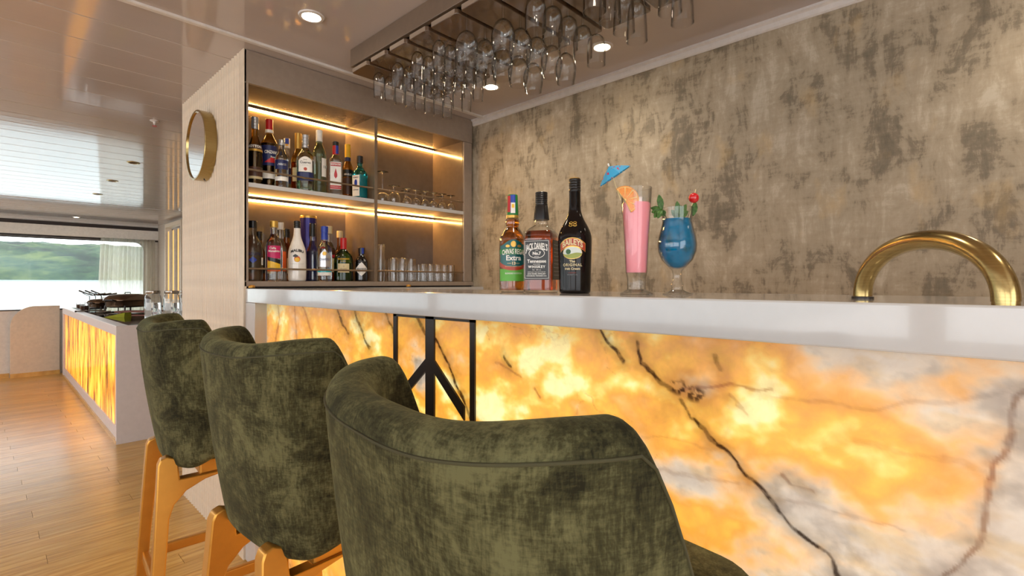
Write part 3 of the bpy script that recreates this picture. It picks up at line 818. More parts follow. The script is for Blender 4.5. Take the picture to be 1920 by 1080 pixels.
l = b.patch(lambda t: 0.030, lambda t: 0.062 + 0.02 * abs(t) * 0, 1.25, 'c_lime'); b.text('BLENDED SCOTCH', 0.050, 0.0052, 'c_white', l, 0.0001)
b.patch(lambda t: 0.058 + 0.012 * t * t, lambda t: 0.068 + 0.014 * t * t, 1.25, 'c_brick', 'label_band', off=0.0010)
l = b.patch(lambda t: 0.064 + 0.016 * t * t, lambda t: 0.124 + 0.016 * math.cos(t * 1.57) ** 2, 1.15, 'c_teal', off=0.0009)
l2 = b.patch(lambda t: 0.100 + 0.002 * t * t, lambda t: 0.117 - 0.004 * t * t, 1.22, 'c_green', 'label_band', off=0.0015)
b.text('CHIVAS REGAL', 0.1075, 0.0155, 'c_white', l2, 0.0004, arch=-3.0, off=0.0022, maxw=0.064, stretch=1.2)
b.text('Extra', 0.0905, 0.0185, 'c_white', l, 0.0005, off=0.0020, maxw=0.044); b.text('13', 0.0765, 0.0105, 'c_cream', l, 0.0004, off=0.002)
b.text('AGED        YEARS', 0.0765, 0.0042, 'c_cream', l, off=0.002); b.text('OLOROSO SHERRY CASKS', 0.0685, 0.0038, 'c_cream', l, off=0.002)
b.patch(oval(0.127, 0.007, False), oval(0.127, 0.009), 0.20, 'c_goldfoil', 'crest', off=0.0016)
for s_ in (-1, 1): b.patch(oval(0.122, 0.003, False), oval(0.122, 0.004), 0.16, 'c_goldfoil', 'crest_scroll', off=0.0018, a0=s_ * 0.42)

# square whiskey bottle
b = Bottle('whiskey_bottle', 'square whiskey bottle with black label and black cap on the bar', (0.977, 0.827, BZ), R(203),
           [(0, 0.034), (0.002, 0.037), (0.006, 0.0385), (0.06, 0.0385), (0.140, 0.0385), (0.150, 0.0370), (0.163, 0.0285), (0.171, 0.0195), (0.176, 0.0165), (0.184, 0.0165), (0.245, 0.0150)],
           G['clear'], n=9.0, z_round=0.163, seg=48, group='bottles standing on the bar')
b.liquid(G['whisky'], 0.007, 0.157, 0.08)
b.cap(0.186, 0.224, 0.0205, 'c_black', 0.0165, name='neck_seal'); b.cap(0.2245, 0.257, 0.0160, 'c_black', ridges=6)
l = b.patch(0.033, 0.133, 0.69, 'c_black', cols=30)
for (y0, y1, z0, z1) in ((-0.031, 0.031, 0.036, 0.0368), (-0.031, 0.031, 0.1292, 0.130), (-0.0315, -0.0307, 0.036, 0.130), (0.0307, 0.0315, 0.036, 0.130)):
    MB().box(0.0393, 0.0397, y0, y1, z0, z1).build('border_line', 'c_white', l, world=False)
b.text("JACK DANIEL'S", 0.1165, 0.0150, 'c_white', l, 0.0004, arch=-7.0, maxw=0.058, stretch=1.5)
rg = ring_prism([(0.021 * math.cos(R(a)), 0.099 + 0.0125 * math.sin(R(a))) for a in range(0, 360, 12)], [(0.0195 * math.cos(R(a)), 0.099 + 0.0112 * math.sin(R(a))) for a in range(0, 360, 12)], 'x', 0.0393, 0.0398); rg.build('oval_border', 'c_white', l, world=False)
b.text('No.7', 0.0985, 0.0105, 'c_white', l, 0.0004); b.text('OLD', 0.1060, 0.0036, 'c_white', l); b.text('BRAND', 0.0905, 0.0036, 'c_white', l)
b.text('Tennessee', 0.0790, 0.0115, 'c_white', l, 0.0003, maxw=0.050); b.text('SOUR MASH', 0.0715, 0.0034, 'c_white', l); b.text('WHISKEY', 0.0650, 0.0088, 'c_white', l, 0.0003, spacing=1.25, maxw=0.048)
b.text('70cl   40% vol.', 0.0575, 0.0040, 'c_white', l); b.text('DISTILLED AND BOTTLED BY', 0.0520, 0.0036, 'c_white', l)
b.text('JACK DANIEL DISTILLERY', 0.0475, 0.0042, 'c_white', l, 0.0001, maxw=0.055); b.text('LYNCHBURG, TENNESSEE U.S.A.', 0.0425, 0.0037, 'c_white', l, 0.0001, maxw=0.055)
l2 = b.patch(0.033, 0.133, 0.69, 'c_black', 'side_label', a0=R(90), cols=30)
for k in range(9): MB().box(-0.026, 0.0225, 0.0393, 0.0396, 0.044 + k * 0.0095, 0.0455 + k * 0.0095).build('printed_line', 'c_grey', l2, world=False)

# cream liqueur
b = Bottle('cream_liqueur_bottle', 'tall black cream liqueur bottle with red banner label on the bar', (0.985, 0.727, BZ), look(0.985, 0.727) - R(9),
           [(0, 0.034), (0.003, 0.0375), (0.01, 0.0382), (0.06, 0.0392), (0.125, 0.0412), (0.142, 0.0402), (0.160, 0.033), (0.180, 0.0215), (0.196, 0.0158), (0.206, 0.0140), (0.25, 0.0136)],
           'c_dark', seg=40, group='bottles standing on the bar')
b.cap(0.247, 0.278, 0.0142, 'c_black', ridges=4); b.cap(0.2782, 0.2795, 0.0128, 'c_goldfoil', name='cap_rim')
ar = lambda base: (lambda t: base - 0.014 * t * t)
l = b.patch(ar(0.1115), ar(0.1325), 0.80, 'c_goldfoil', off=0.0008); l2 = b.patch(ar(0.1135), ar(0.1305), 0.76, 'c_brick', 'banner', off=0.0013)
b.text('BAILEYS', 0.1215, 0.0150, 'c_cream', l2, 0.0004, arch=-13.0, off=0.0020, maxw=0.050, stretch=1.25)
l = b.patch(oval(0.0965, 0.015, False), oval(0.0965, 0.0150), 0.60, 'c_goldfoil', 'picture_oval', off=0.0008); l2 = b.patch(oval(0.0965, 0.0138, False), oval(0.0965, 0.0138), 0.575, 'c_skyprint', 'picture_oval', off=0.0012)
b.patch(lambda t: 0.0965 - 0.0136 * math.sqrt(max(0, 1 - t * t)), lambda t: min(0.0965 + 0.0136 * math.sqrt(max(0, 1 - t * t)), 0.0945 + 0.002 * math.sin(3 * t)), 0.57, 'c_meadow', 'picture_meadow', off=0.0016)
b.patch(oval(0.099, 0.006, False), oval(0.099, 0.006), 0.15, 'c_leaf', 'picture_tree', off=0.0020, a0=-0.22)
b.text('The', 0.0760, 0.0085, 'c_cream', b.body, 0.0002); b.text('ORIGINAL', 0.0675, 0.0090, 'c_cream', b.body, 0.0002, spacing=1.2, maxw=0.046); b.text('Irish Cream', 0.0585, 0.0075, 'c_cream', b.body, 0.0002)
b.text('LIQUEUR', 0.0490, 0.0034, 'c_brick', b.body, spacing=1.4); b.text('R.A. BAILEY & Co', 0.0445, 0.0032, 'c_grey', b.body)
for s_ in (-1, 1):                                       # mirrored double-B emblem on the shoulder
    for zz in (0.1625, 0.1685):
        vs_ = []
        for k in range(17):
            a = 2 * math.pi * k / 16; z = zz + 0.0026 * math.sin(a)
            x, y = b.sec((0.0042 * s_ + 0.0032 * math.cos(a)) / 0.026, z, 0.0010); vs_.append((x, y, z))
        MB().tube(vs_[:-1], 0.0009, 6, closed=True).build('emblem_ring', 'c_goldfoil', b.body, world=False)
#==SHELFBOTTLES==
# --- bottles on the upper shelf
G['clear'] = glass('bottle_glass_clear', srgb(246, 248, 244))
UZ = z_sh + 0.0003; LZ = z_bot + 0.0018
def sb(name, label, x, y, z, prof, mat, turn=0, **k):
    return Bottle(name, label, (x, y, z), look(x, y) + R(turn), prof, mat, seg=24, **k)
b = sb('wine_bottle', 'dark bottle with silver cap at the left end of the upper shelf', 0.858, 2.48, UZ, std(0.315, 0.033, 0.0145, 0.15, 0.23), G['gold'])
b.liquid('c_blackglass', 0.003, 0.165, 0.05); b.cap(0.262, 0.318, 0.0165, 'c_silver', ridges=3)
l = b.patch(0.165, 0.188, 1.4, 'c_brown'); b.text('BOTTON', 0.1765, 0.016, 'c_white', l, 0.0004, maxw=0.058)
l = b.patch(0.155, 0.165, 1.5, 'c_goldfoil', 'label_band'); b.patch(0.038, 0.082, 1.2, 'c_brown', 'lower_label'); b.patch(0.026, 0.038, 1.2, 'c_cream', 'lower_label')
b = sb('vermouth_bottle', 'dark vermouth bottle with red cap and blue label on the upper shelf', 0.941, 2.53, UZ, std(0.325, 0.040, 0.0145, 0.205, 0.268), G['gold'])
b.liquid('c_blackglass', 0.003, 0.218, 0.04); b.cap(0.287, 0.338, 0.0165, 'c_red'); b.cap(0.272, 0.287, 0.0185, 'c_white', name='neck_band')
l = b.patch(0.108, 0.205, 1.15, 'c_navy'); b.text('CINZANO', 0.172, 0.020, 'c_white', l, 0.0006, a0=0.25, maxw=0.062)
b.text('Rosso', 0.150, 0.012, 'c_white', l, 0.0002, a0=0.5); b.patch(lambda t: 0.122, lambda t: 0.124 + 0.026 * (1 - abs(t)), 0.8, 'c_red', 'label_band', off=0.0012, a0=0.3); b.patch(0.045, 0.075, 1.1, 'c_white', 'lower_label')
b = sb('gin_bottle', 'small clear gin bottle with silver cap and blue label on the upper shelf', 0.970, 2.455, UZ, std(0.222, 0.030, 0.0125, 0.135, 0.185), G['clear'])
b.cap(0.205, 0.230, 0.0145, 'c_silver'); l = b.patch(0.085, 0.130, 1.2, 'c_navy'); b.text('LARIOS', 0.108, 0.014, 'c_silver', l, 0.0003, maxw=0.042); b.patch(0.030, 0.050, 1.2, 'c_white', 'lower_label')
b = sb('rum_bottle', 'clear bottle with blue and white sealed cap behind the small gin bottle', 1.076, 2.655, UZ, std(0.27, 0.028, 0.013, 0.16, 0.22), G['clear'])
b.cap(0.248, 0.298, 0.0155, 'c_white'); b.patch(0.268, 0.297, 0.6, 'c_blue', 'tax_seal', off=0.0032, cols=8); b.patch(0.258, 0.268, 0.4, 'c_yellow', 'tax_seal', off=0.0032, cols=8); b.patch(0.06, 0.14, 1.0, 'c_navy')
b = sb('rum_bottle', 'golden rum bottle with gold foil neck behind the tequila bottle', 1.096, 2.565, UZ, std(0.29, 0.033, 0.0145, 0.17, 0.235), G['gold'])
b.liquid(G['amber'], 0.004, 0.16, 0.06); b.cap(0.232, 0.312, 0.0165, 'c_goldfoil'); b.patch(0.06, 0.13, 0.9, 'c_cream')
b = sb('tequila_bottle', 'clear tequila bottle with silver cap and blue banded label', 1.092, 2.470, UZ, std(0.255, 0.040, 0.015, 0.165, 0.215), G['clear'], n=3.2, z_round=0.18)
b.liquid(G['seafoam'], 0.006, 0.15, 0.07); b.cap(0.218, 0.283, 0.0165, 'c_silver', ridges=3)
l = b.patch(0.092, lambda t: 0.168 - 0.02 * t * t, 0.75, 'c_white'); b.text('Jose', 0.152, 0.010, 'c_black', l); b.text('Cuervo', 0.138, 0.017, 'c_black', l, 0.0004, maxw=0.050); b.text('ESPECIAL', 0.124, 0.006, 'c_grey', l, spacing=1.3)
b.patch(oval(0.106, 0.008, False), oval(0.106, 0.008), 0.20, 'c_brick', 'wax_seal', off=0.0013); l = b.patch(0.048, 0.090, 0.95, 'c_navy', 'label_band'); b.text('SILVER   TEQUILA', 0.062, 0.007, 'c_white', l)
b = sb('vodka_bottle', 'pale green clear bottle with white cap on the upper shelf', 1.180, 2.505, UZ, std(0.31, 0.036, 0.0145, 0.205, 0.265), G['seafoam'])
b.cap(0.275, 0.333, 0.0165, 'c_white', ridges=2); l = b.patch(0.09, 0.185, 0.42, 'c_white', a0=0.75); b.text('18', 0.14, 0.02, 'c_black', l, a0=0.75); b.patch(0.10, 0.19, 0.38, 'c_silver', 'side_label', a0=-0.85)
b = sb('gin_bottle', 'clear gin bottle with red sealed cap and red guard label', 1.255, 2.475, UZ, std(0.262, 0.034, 0.014, 0.175, 0.215), G['clear'], n=5.0, z_round=0.19, ky=0.85)
b.cap(0.215, 0.262, 0.0160, 'c_red'); b.cap(0.262, 0.283, 0.0160, 'c_black'); b.patch(0.218, 0.262, 0.5, 'c_blue', 'tax_seal', off=0.0030, a0=0.5, cols=8)
l = b.patch(0.030, 0.172, 0.70, 'c_white'); l2 = b.patch(0.150, 0.168, 0.66, 'c_red', 'label_band', off=0.0012); b.text('BEEFEATER', 0.159, 0.0125, 'c_white', l2, 0.0004, maxw=0.052, off=0.002)
b.patch(lambda t: 0.085 + 0.012 * abs(t), lambda t: 0.140 - 0.03 * abs(t), 0.22, 'c_red', 'guard_figure', off=0.0014); l2 = b.patch(0.032, 0.050, 0.70, 'c_red', 'label_band', off=0.0012); b.text('LONDON DRY GIN', 0.041, 0.0065, 'c_white', l2, off=0.002)
b = sb('rum_bottle', 'dark label rum bottle with yellow neck seal behind the blue gin', 1.368, 2.560, UZ, std(0.28, 0.030, 0.0135, 0.165, 0.225), G['gold'])
b.cap(0.236, 0.308, 0.0155, 'c_yellow'); b.cap(0.214, 0.236, 0.0165, 'c_navy', name='neck_band'); l = b.patch(0.125, 0.165, 1.2, 'c_black'); b.text('ABUELO', 0.138, 0.014, 'c_white', l, 0.0003, maxw=0.04); b.patch(0.03, 0.12, 1.2, 'c_brown', 'lower_label')
b = sb('gin_bottle', 'turquoise square gin bottle with black cap at the right end', 1.394, 2.475, UZ, std(0.205, 0.033, 0.0135, 0.135, 0.178), G['teal'], turn=-38, n=6.0, z_round=0.15)
b.liquid('c_turq', 0.008, 0.128, 0.12); b.cap(0.196, 0.234, 0.0165, 'c_black'); l = b.patch(0.012, 0.125, 0.62, 'c_white'); b.text('BOMBAY', 0.112, 0.009, 'c_navy', l, 0.0002, maxw=0.04)
b.patch(oval(0.082, 0.020, False), oval(0.082, 0.020), 0.28, 'c_blue', 'portrait_oval', off=0.0012); b.text('SAPPHIRE', 0.045, 0.008, 'c_navy', l, 0.0002, maxw=0.042)

# --- bottles on the lower shelf
b = sb('vodka_bottle', 'frosted vodka bottle with black cap at the left end of the lower shelf', 0.856, 2.50, LZ, std(0.255, 0.042, 0.016, 0.155, 0.215), G['frost'])
b.cap(0.250, 0.283, 0.0175, 'c_black'); l = b.patch(0.045, 0.14, 1.1, G['frost']); b.text('ABSOLUTA', 0.125, 0.018, 'c_navy', l, 0.0004, maxw=0.07); b.patch(diamond(0.098, 0.016, False), diamond(0.098, 0.016), 0.4, 'c_blue', 'label_diamond', off=0.0014); b.patch(0.075, 0.11, 0.2, 'c_white', 'side_label', off=0.0014, a0=1.15)
b = sb('liqueur_bottle', 'dark liqueur bottle with black cap behind the frosted vodka', 0.932, 2.640, LZ, std(0.22, 0.031, 0.0135, 0.13, 0.18), G['amber'])
b.cap(0.205, 0.248, 0.0165, 'c_black', ridges=4); b.patch(0.04, 0.11, 1.0, 'c_black')
b = sb('rum_bottle', 'clear cane spirit bottle with gold cap and magenta label', 0.944, 2.480, LZ, std(0.268, 0.038, 0.0155, 0.165, 0.225), G['clear'])
b.cap(0.258, 0.288, 0.0180, 'c_goldfoil'); l = b.patch(lambda t: 0.108, 0.168, 0.80, 'c_magenta'); b.text('Caña', 0.156, 0.014, 'c_white', l, 0.0003, a0=-0.15, maxw=0.045); b.text('Manabita', 0.142, 0.014, 'c_white', l, 0.0003, maxw=0.052)
b.patch(lambda t: 0.090 - 0.01 * t, lambda t: 0.108 - 0.008 * t, 0.80, 'c_black', 'label_band', off=0.0010); b.patch(0.060, 0.094, 0.80, 'c_yellow', 'label_band'); b.patch(0.046, 0.060, 0.85, 'c_orange', 'label_band')
b = sb('spirit_bottle', 'clear bottle with white cap behind the magenta label bottle', 1.022, 2.605, LZ, std(0.265, 0.033, 0.015, 0.15, 0.215), G['clear'])
b.cap(0.262, 0.298, 0.0170, 'c_white'); b.patch(0.05, 0.15, 1.0, 'c_orange')
b = sb('liqueur_bottle', 'dark bottle with black cap behind the white coconut bottle', 1.080, 2.670, LZ, std(0.245, 0.030, 0.014, 0.14, 0.2), G['amber'])
b.cap(0.230, 0.275, 0.0168, 'c_black', ridges=5); b.patch(0.04, 0.12, 1.0, 'c_cream')
b = sb('coconut_rum_bottle', 'white coconut rum bottle with black cap and palm picture', 1.055, 2.480, LZ, [(0, 0.037), (0.003, 0.040), (0.012, 0.0425), (0.10, 0.0425), (0.150, 0.0415), (0.185, 0.030), (0.215, 0.0195), (0.24, 0.0160), (0.275, 0.0155)], 'c_malibu')
b.cap(0.262, 0.298, 0.0165, 'c_black', ridges=2); b.text('MALIBU', 0.150, 0.0175, 'c_black', b.body, 0.0007, arch=-9.0, maxw=0.060)
b.patch(oval(0.108, 0.0150, False), oval(0.108, 0.0150), 0.34, 'c_orange', 'sun_print'); b.patch(oval(0.104, 0.010, False), oval(0.106, 0.009), 0.26, 'c_yellow', 'sun_print', off=0.0011)
b.patch(lambda t: 0.116 + 0.004 * abs(t), lambda t: 0.132 - 0.007 * abs(t), 0.28, 'c_black', 'palm_print', off=0.0014, a0=-0.18); b.text('CARIBBEAN RUM WITH COCONUT', 0.084, 0.004, 'c_grey', b.body)
t = thing('gift_tin', 'tall purple gift tin behind the bottles of the lower shelf', 'tin', (1.188, 2.650, LZ))
MB().lathe([(0.040, 0), (0.042, 0.002), (0.042, 0.338)], (1.188, 2.650, LZ), 32).build('tin_body', 'c_purple', t, smooth=40)
MB().lathe([(0.0428, 0.338), (0.0428, 0.349), (0.041, 0.351)], (1.188, 2.650, LZ), 32).build('tin_rim', 'c_goldfoil', t, smooth=40)
b = sb('liqueur_bottle', 'slim dark blue bottle with long black neck in front of the tin', 1.163, 2.545, LZ, std(0.28, 0.030, 0.0125, 0.14, 0.21), G['clear'])
b.liquid('c_liqblue', 0.003, 0.155, 0.05); b.cap(0.232, 0.300, 0.0150, 'c_black')
b = sb('tequila_bottle', 'clear tequila bottle with bright blue cap and silver label', 1.187, 2.460, LZ, std(0.262, 0.036, 0.0150, 0.155, 0.205), G['clear'])
b.cap(0.250, 0.281, 0.0175, 'c_blue'); b.cap(0.212, 0.250, 0.0165, 'c_blue', name='neck_wrap'); l = b.patch(0.072, lambda t: 0.165 - 0.045 * abs(t), 0.95, 'c_silver'); b.text('CHARRO', 0.110, 0.017, 'c_navy', l, 0.0003, maxw=0.052)
b.patch(oval(0.140, 0.010, False), oval(0.140, 0.010), 0.28, 'c_goldfoil', 'rider_medal', off=0.0013); b.patch(0.045, 0.062, 1.1, 'c_turq', 'label_band'); b.patch(0.028, 0.045, 1.1, 'c_white', 'label_band')
b = sb('whisky_bottle', 'amber whisky bottle with cream cap behind the blue capped tequila', 1.292, 2.625, LZ, std(0.275, 0.036, 0.015, 0.155, 0.215), G['clear'])
b.liquid(G['whisky'], 0.004, 0.185, 0.06); b.cap(0.262, 0.303, 0.0178, 'c_cream'); b.patch(0.13, 0.145, 1.0, 'c_red', 'label_band'); b.patch(0.05, 0.125, 1.0, 'c_cream')
b = sb('whisky_bottle', 'whisky bottle with cream cap behind the green bottle', 1.376, 2.665, LZ, std(0.255, 0.033, 0.0145, 0.14, 0.2), G['amber'])
b.cap(0.248, 0.286, 0.0168, 'c_cream'); b.patch(0.05, 0.12, 1.0, 'c_white')
b = sb('whisky_bottle', 'broad green whisky bottle with red cap and cream label', 1.312, 2.500, LZ, std(0.20, 0.049, 0.0145, 0.120, 0.172), G['green'], ky=0.62)
b.liquid('c_leaf', 0.006, 0.10, 0.25); b.cap(0.172, 0.232, 0.0165, 'c_red'); b.text("BUCHANAN'S", 0.118, 0.0115, 'c_yellow', b.body, 0.0003, maxw=0.062); b.text('DELUXE', 0.106, 0.0070, 'c_yellow', b.body)
l = b.patch(0.046, 0.094, 0.62, 'c_cream'); b.text('12', 0.080, 0.009, 'c_brown', l); b.text('AGED 12 YEARS', 0.066, 0.005, 'c_brown', l)
b = sb('gin_bottle', 'short black gin bottle with white diamond label at the right end', 1.404, 2.475, LZ, std(0.155, 0.034, 0.0145, 0.105, 0.140), 'c_blackglass')
b.cap(0.148, 0.182, 0.0170, 'c_black'); b.patch(0.15, 0.181, 0.35, 'c_blue', 'tax_seal', off=0.0034, a0=0.4, cols=8); b.text('G', 0.112, 0.012, 'c_white', b.body, a0=0.55)
l = b.patch(lambda t: 0.028 + 0.030 * abs(t), lambda t: 0.104 - 0.034 * abs(t), 0.95, 'c_white'); b.text("HENDRICK'S", 0.066, 0.0110, 'c_black', l, 0.0003, maxw=0.054)

# ------------------------------------------------------------------ glassware
def shell(outer, th):
    """closed hollow profile from an outer profile (bottom to rim)"""
    inner = [(max(1e-5, r - th), z) for r, z in outer]
    inner[0] = (1e-5, outer[0][1] + th * 1.6)
    R_, Z_ = outer[-1]                       # a small bead thickens the rim
    return [(1e-5, outer[0][1])] + outer + [(R_ + 0.0006, Z_ + 0.0004), (R_ + 0.0006, Z_ + 0.0012), (R_ - th * 0.5, Z_ + 0.0018), (R_ - th - 0.0003, Z_ + 0.0010)] + inner[::-1]

def tumbler_mesh(r, h, taper=0.9, th=0.0016):
    return MB().loop_lathe(shell([(r * taper * 0.9, 0), (r * taper, 0.002), (lerp(r * taper, r, 0.5), h * 0.5), (r, h)], th), n=20).mesh('tumbler', 'crystal', 40)

ORD = ['first', 'second', 'third', 'fourth', 'fifth', 'sixth', 'seventh', 'eighth', 'ninth', 'tenth', 'eleventh', 'twelfth']
tm_tall, tm_mid, tm_small = tumbler_mesh(0.0235, 0.205, 0.86), tumbler_mesh(0.027, 0.132, 0.88), tumbler_mesh(0.0235, 0.102, 0.9)
for i, (x, y) in enumerate(((1.525, 2.475), (1.553, 2.535))):
    tag(share('highball_glass', tm_tall, None, (x, y, LZ)), 'tall highball glass beside the cabinet divider, %s' % ('front one' if i == 0 else 'rear one'), 'glass', 'tall glasses on the lower glass shelf')
k = 0
for row_, yy in enumerate((2.475, 2.545, 2.615)):
    for i in range(3):
        x = 1.610 + i * 0.060 + row_ * 0.028
        if row_ == 0 and i == 3: continue
        tag(share('tumbler', tm_mid, None, (x, yy, LZ)), 'medium tumbler on the lower shelf, %s row, %s from the left' % (('front', 'middle', 'back')[row_], ORD[i]), 'glass', 'medium tumblers on the lower glass shelf')
for row_, yy in enumerate((2.470, 2.530, 2.590)):
    for i in range(5):
        x = 1.812 + i * 0.0535 + row_ * 0.012
        tag(share('shot_tumbler', tm_small, None, (x, yy, LZ)), 'small tumbler right on the lower shelf, %s row, %s from the left' % (('front', 'middle', 'back')[row_], ORD[i]), 'glass', 'small tumblers on the lower glass shelf')

def stem_parts(bowl, stem_len, r_stem, r_foot, th=0.0012, n=24, mat='glass'):
    """upright glass meshes: foot at z 0, stem, bowl (bowl profile given from its base upward)"""
    foot = MB().lathe([(r_foot, 0), (r_foot, 0.0012), (r_foot * 0.5, 0.0028), (r_stem * 1.3, 0.006)], n=n).mesh('foot', mat, 40)
    stem = MB().lathe([(r_stem * 1.25, 0.0058), (r_stem, 0.012), (r_stem, stem_len - 0.008), (r_stem * 1.5, stem_len + 0.001)], n=10).mesh('stem', mat, 40)
    bm_ = MB().loop_lathe(shell([(r, z + stem_len) for r, z in bowl], th), n=n).mesh('bowl', mat, 50)
    h = stem_len + bowl[-1][1]
    return dict(foot=foot, stem=stem, bowl=bm_, h=h)
def put_stem(g, name, label, x, y, z, down, cat='glass', group=None):
    t = thing(name, label, cat, (x, y, z), 0, group)
    if down: t.rotation_euler = (math.pi, 0, 0)
    for p in ('foot', 'stem', 'bowl'): share(p, g[p], t)
    return t
bowl_flute = [(0.004, 0.0), (0.012, 0.003), (0.0205, 0.013), (0.0245, 0.030), (0.0255, 0.052), (0.0245, 0.078), (0.0225, 0.108)]
bowl_wine = [(0.004, 0.0), (0.016, 0.004), (0.029, 0.017), (0.0385, 0.038), (0.0415, 0.060), (0.0395, 0.085), (0.0335, 0.118)]
bowl_goblet = [(0.004, 0.0), (0.018, 0.004), (0.029, 0.016), (0.0335, 0.040), (0.0345, 0.070), (0.0335, 0.110)]
bowl_cyl = [(0.006, 0.0), (0.020, 0.004), (0.027, 0.018), (0.0310, 0.050), (0.0330, 0.090), (0.0345, 0.135)]
bowl_small = [(0.004, 0), (0.014, 0.003), (0.024, 0.014), (0.028, 0.032), (0.026, 0.052)]
g_flute, g_wine = stem_parts(bowl_flute, 0.047, 0.0036, 0.0275), stem_parts(bowl_wine, 0.075, 0.0042, 0.036)
g_goblet, g_cyl = stem_parts(bowl_goblet, 0.060, 0.0045, 0.035), stem_parts(bowl_cyl, 0.035, 0.0075, 0.034)
g_small, g_coupe = stem_parts(bowl_small, 0.048, 0.0035, 0.028, mat='crystal'), stem_parts([(0.004, 0), (0.02, 0.004), (0.036, 0.016), (0.041, 0.034), (0.038, 0.055)], 0.115, 0.0038, 0.034, mat='crystal')
# upturned glasses on the upper glass shelf
put_stem(g_coupe, 'coupe_glass', 'upturned long stemmed glass beside the cabinet divider', 1.532, 2.470, UZ + g_coupe['h'], True, group='upturned glasses on the upper glass shelf')
g_sn = stem_parts([(0.004, 0), (0.022, 0.004), (0.038, 0.022), (0.041, 0.042), (0.034, 0.072)], 0.035, 0.0045, 0.037, mat='crystal')
put_stem(g_sn, 'snifter_glass', 'broad upturned snifter glass with wide foot', 1.625, 2.500, UZ + g_sn['h'], True, group='upturned glasses on the upper glass shelf')
for i, (x, y) in enumerate(((1.700, 2.475), (1.765, 2.480), (1.830, 2.475), (1.897, 2.480), (1.962, 2.475), (2.035, 2.480))):
    put_stem(g_small, 'cordial_glass', 'small upturned stem glass on the upper glass shelf, %s after the snifter' % ORD[i], x, y, UZ + g_small['h'], True, group='upturned glasses on the upper glass shelf')
for i, (x, y) in enumerate(((1.745, 2.560), (1.880, 2.565), (2.010, 2.560))):
    put_stem(g_small, 'cordial_glass', 'small upturned stem glass, rear row of the upper shelf, %s from the left' % ORD[i], x, y, UZ + g_small['h'], True, group='upturned glasses on the upper glass shelf')

# ------------------------------------------------------------------ hanging glass rack
rk = thing('glass_rack', 'taupe ceiling rack of slotted boards holding upturned glasses', 'rack', (1.36, 1.3, CZ))
RX0, RX1, RY0, RY1 = 1.127, 1.60, 0.50, 2.085
MB().box(RX0, RX0 + 0.022, RY0, RY1, 2.222, CZ - 0.0005).build('side_board', 'rackboard', rk, bevel=0.0015)
MB().box(RX0 + 0.022, RX1, RY1 - 0.022, RY1, 2.222, CZ - 0.0005).build('end_board', 'rackboard', rk, bevel=0.0015)
MB().box(RX1 - 0.06, RX1 - 0.04, RY0, RY1 - 0.022, 2.252, CZ - 0.0005).build('inner_board', 'brownboard', rk)
MB().box(RX0 + 0.022, RX1 - 0.06, RY0, RY1 - 0.022, 2.262, 2.272).build('top_board', 'brownboard', rk)
SLOTS = [1.935, 1.790, 1.650, 1.512, 1.340, 1.190, 1.040, 0.840, 0.680]
edges = [RY1 - 0.001] + SLOTS + [RY0]
for i in range(len(edges) - 1):
    a, b2 = edges[i + 1], edges[i]
    g0 = 0.009 if i < len(edges) - 2 else 0; g1 = 0.009 if i > 0 else 0
    pts = rr(RX0 + 0.006, RX1, a + g0, b2 - g1, 0.012, 5)
    MB().prism(pts, 'z', 2.196, 2.214).build('slat', 'brownboard', rk, bevel=0.002)
    MB().box(RX0 + 0.0045, RX0 + 0.0075, a + g0 + 0.010, b2 - g1 - 0.010, 2.197, 2.2135).build('slat_end', 'blockend', rk)
    ym = (a + b2) / 2
    for x in (RX0 + 0.07, RX1 - 0.09): MB().box(x, x + 0.02, ym - 0.01, ym + 0.01, 2.214, 2.262).build('hanger', 'brownboard', rk)
FZ = 2.2175 + 0.0005
def hang(g, name, desc, slot, xs, where):
    for i, x in enumerate(xs):
        put_stem(g, name, '%s hanging in the %s, %s from the left' % (desc, where, ORD[i]), x, SLOTS[slot], FZ, True, group='glasses hanging in the ceiling rack')
fx = [1.183 + 0.0545 * i for i in range(8)]
hang(g_flute, 'tulip_glass', 'small tulip glass', 0, fx, 'rack row closest to the cabinet')
hang(g_flute, 'tulip_glass', 'small tulip glass', 1, fx, 'second rack row from the cabinet')
hang(g_flute, 'tulip_glass', 'small tulip glass', 2, fx[:7], 'third rack row from the cabinet')
hang(g_flute, 'tulip_glass', 'small tulip glass', 3, fx[:6], 'fourth rack row from the cabinet')
hang(g_wine, 'wine_glass', 'large wine glass', 4, [1.172, 1.262, 1.352, 1.442, 1.532], 'fifth rack row from the cabinet')
hang(g_wine, 'wine_glass', 'large wine glass', 5, [1.205, 1.292, 1.379, 1.466, 1.553], 'sixth rack row from the cabinet')
hang(g_goblet, 'goblet', 'stemmed goblet', 6, [1.200, 1.285, 1.370, 1.455, 1.540], 'seventh rack row from the cabinet')
hang(g_cyl, 'pilsner_glass', 'footed pilsner glass', 7, [1.235, 1.318, 1.400, 1.482], 'eighth rack row from the cabinet')
hang(g_cyl, 'pilsner_glass', 'footed pilsner glass', 8, [1.308, 1.392, 1.476], 'rack row nearest the viewer')
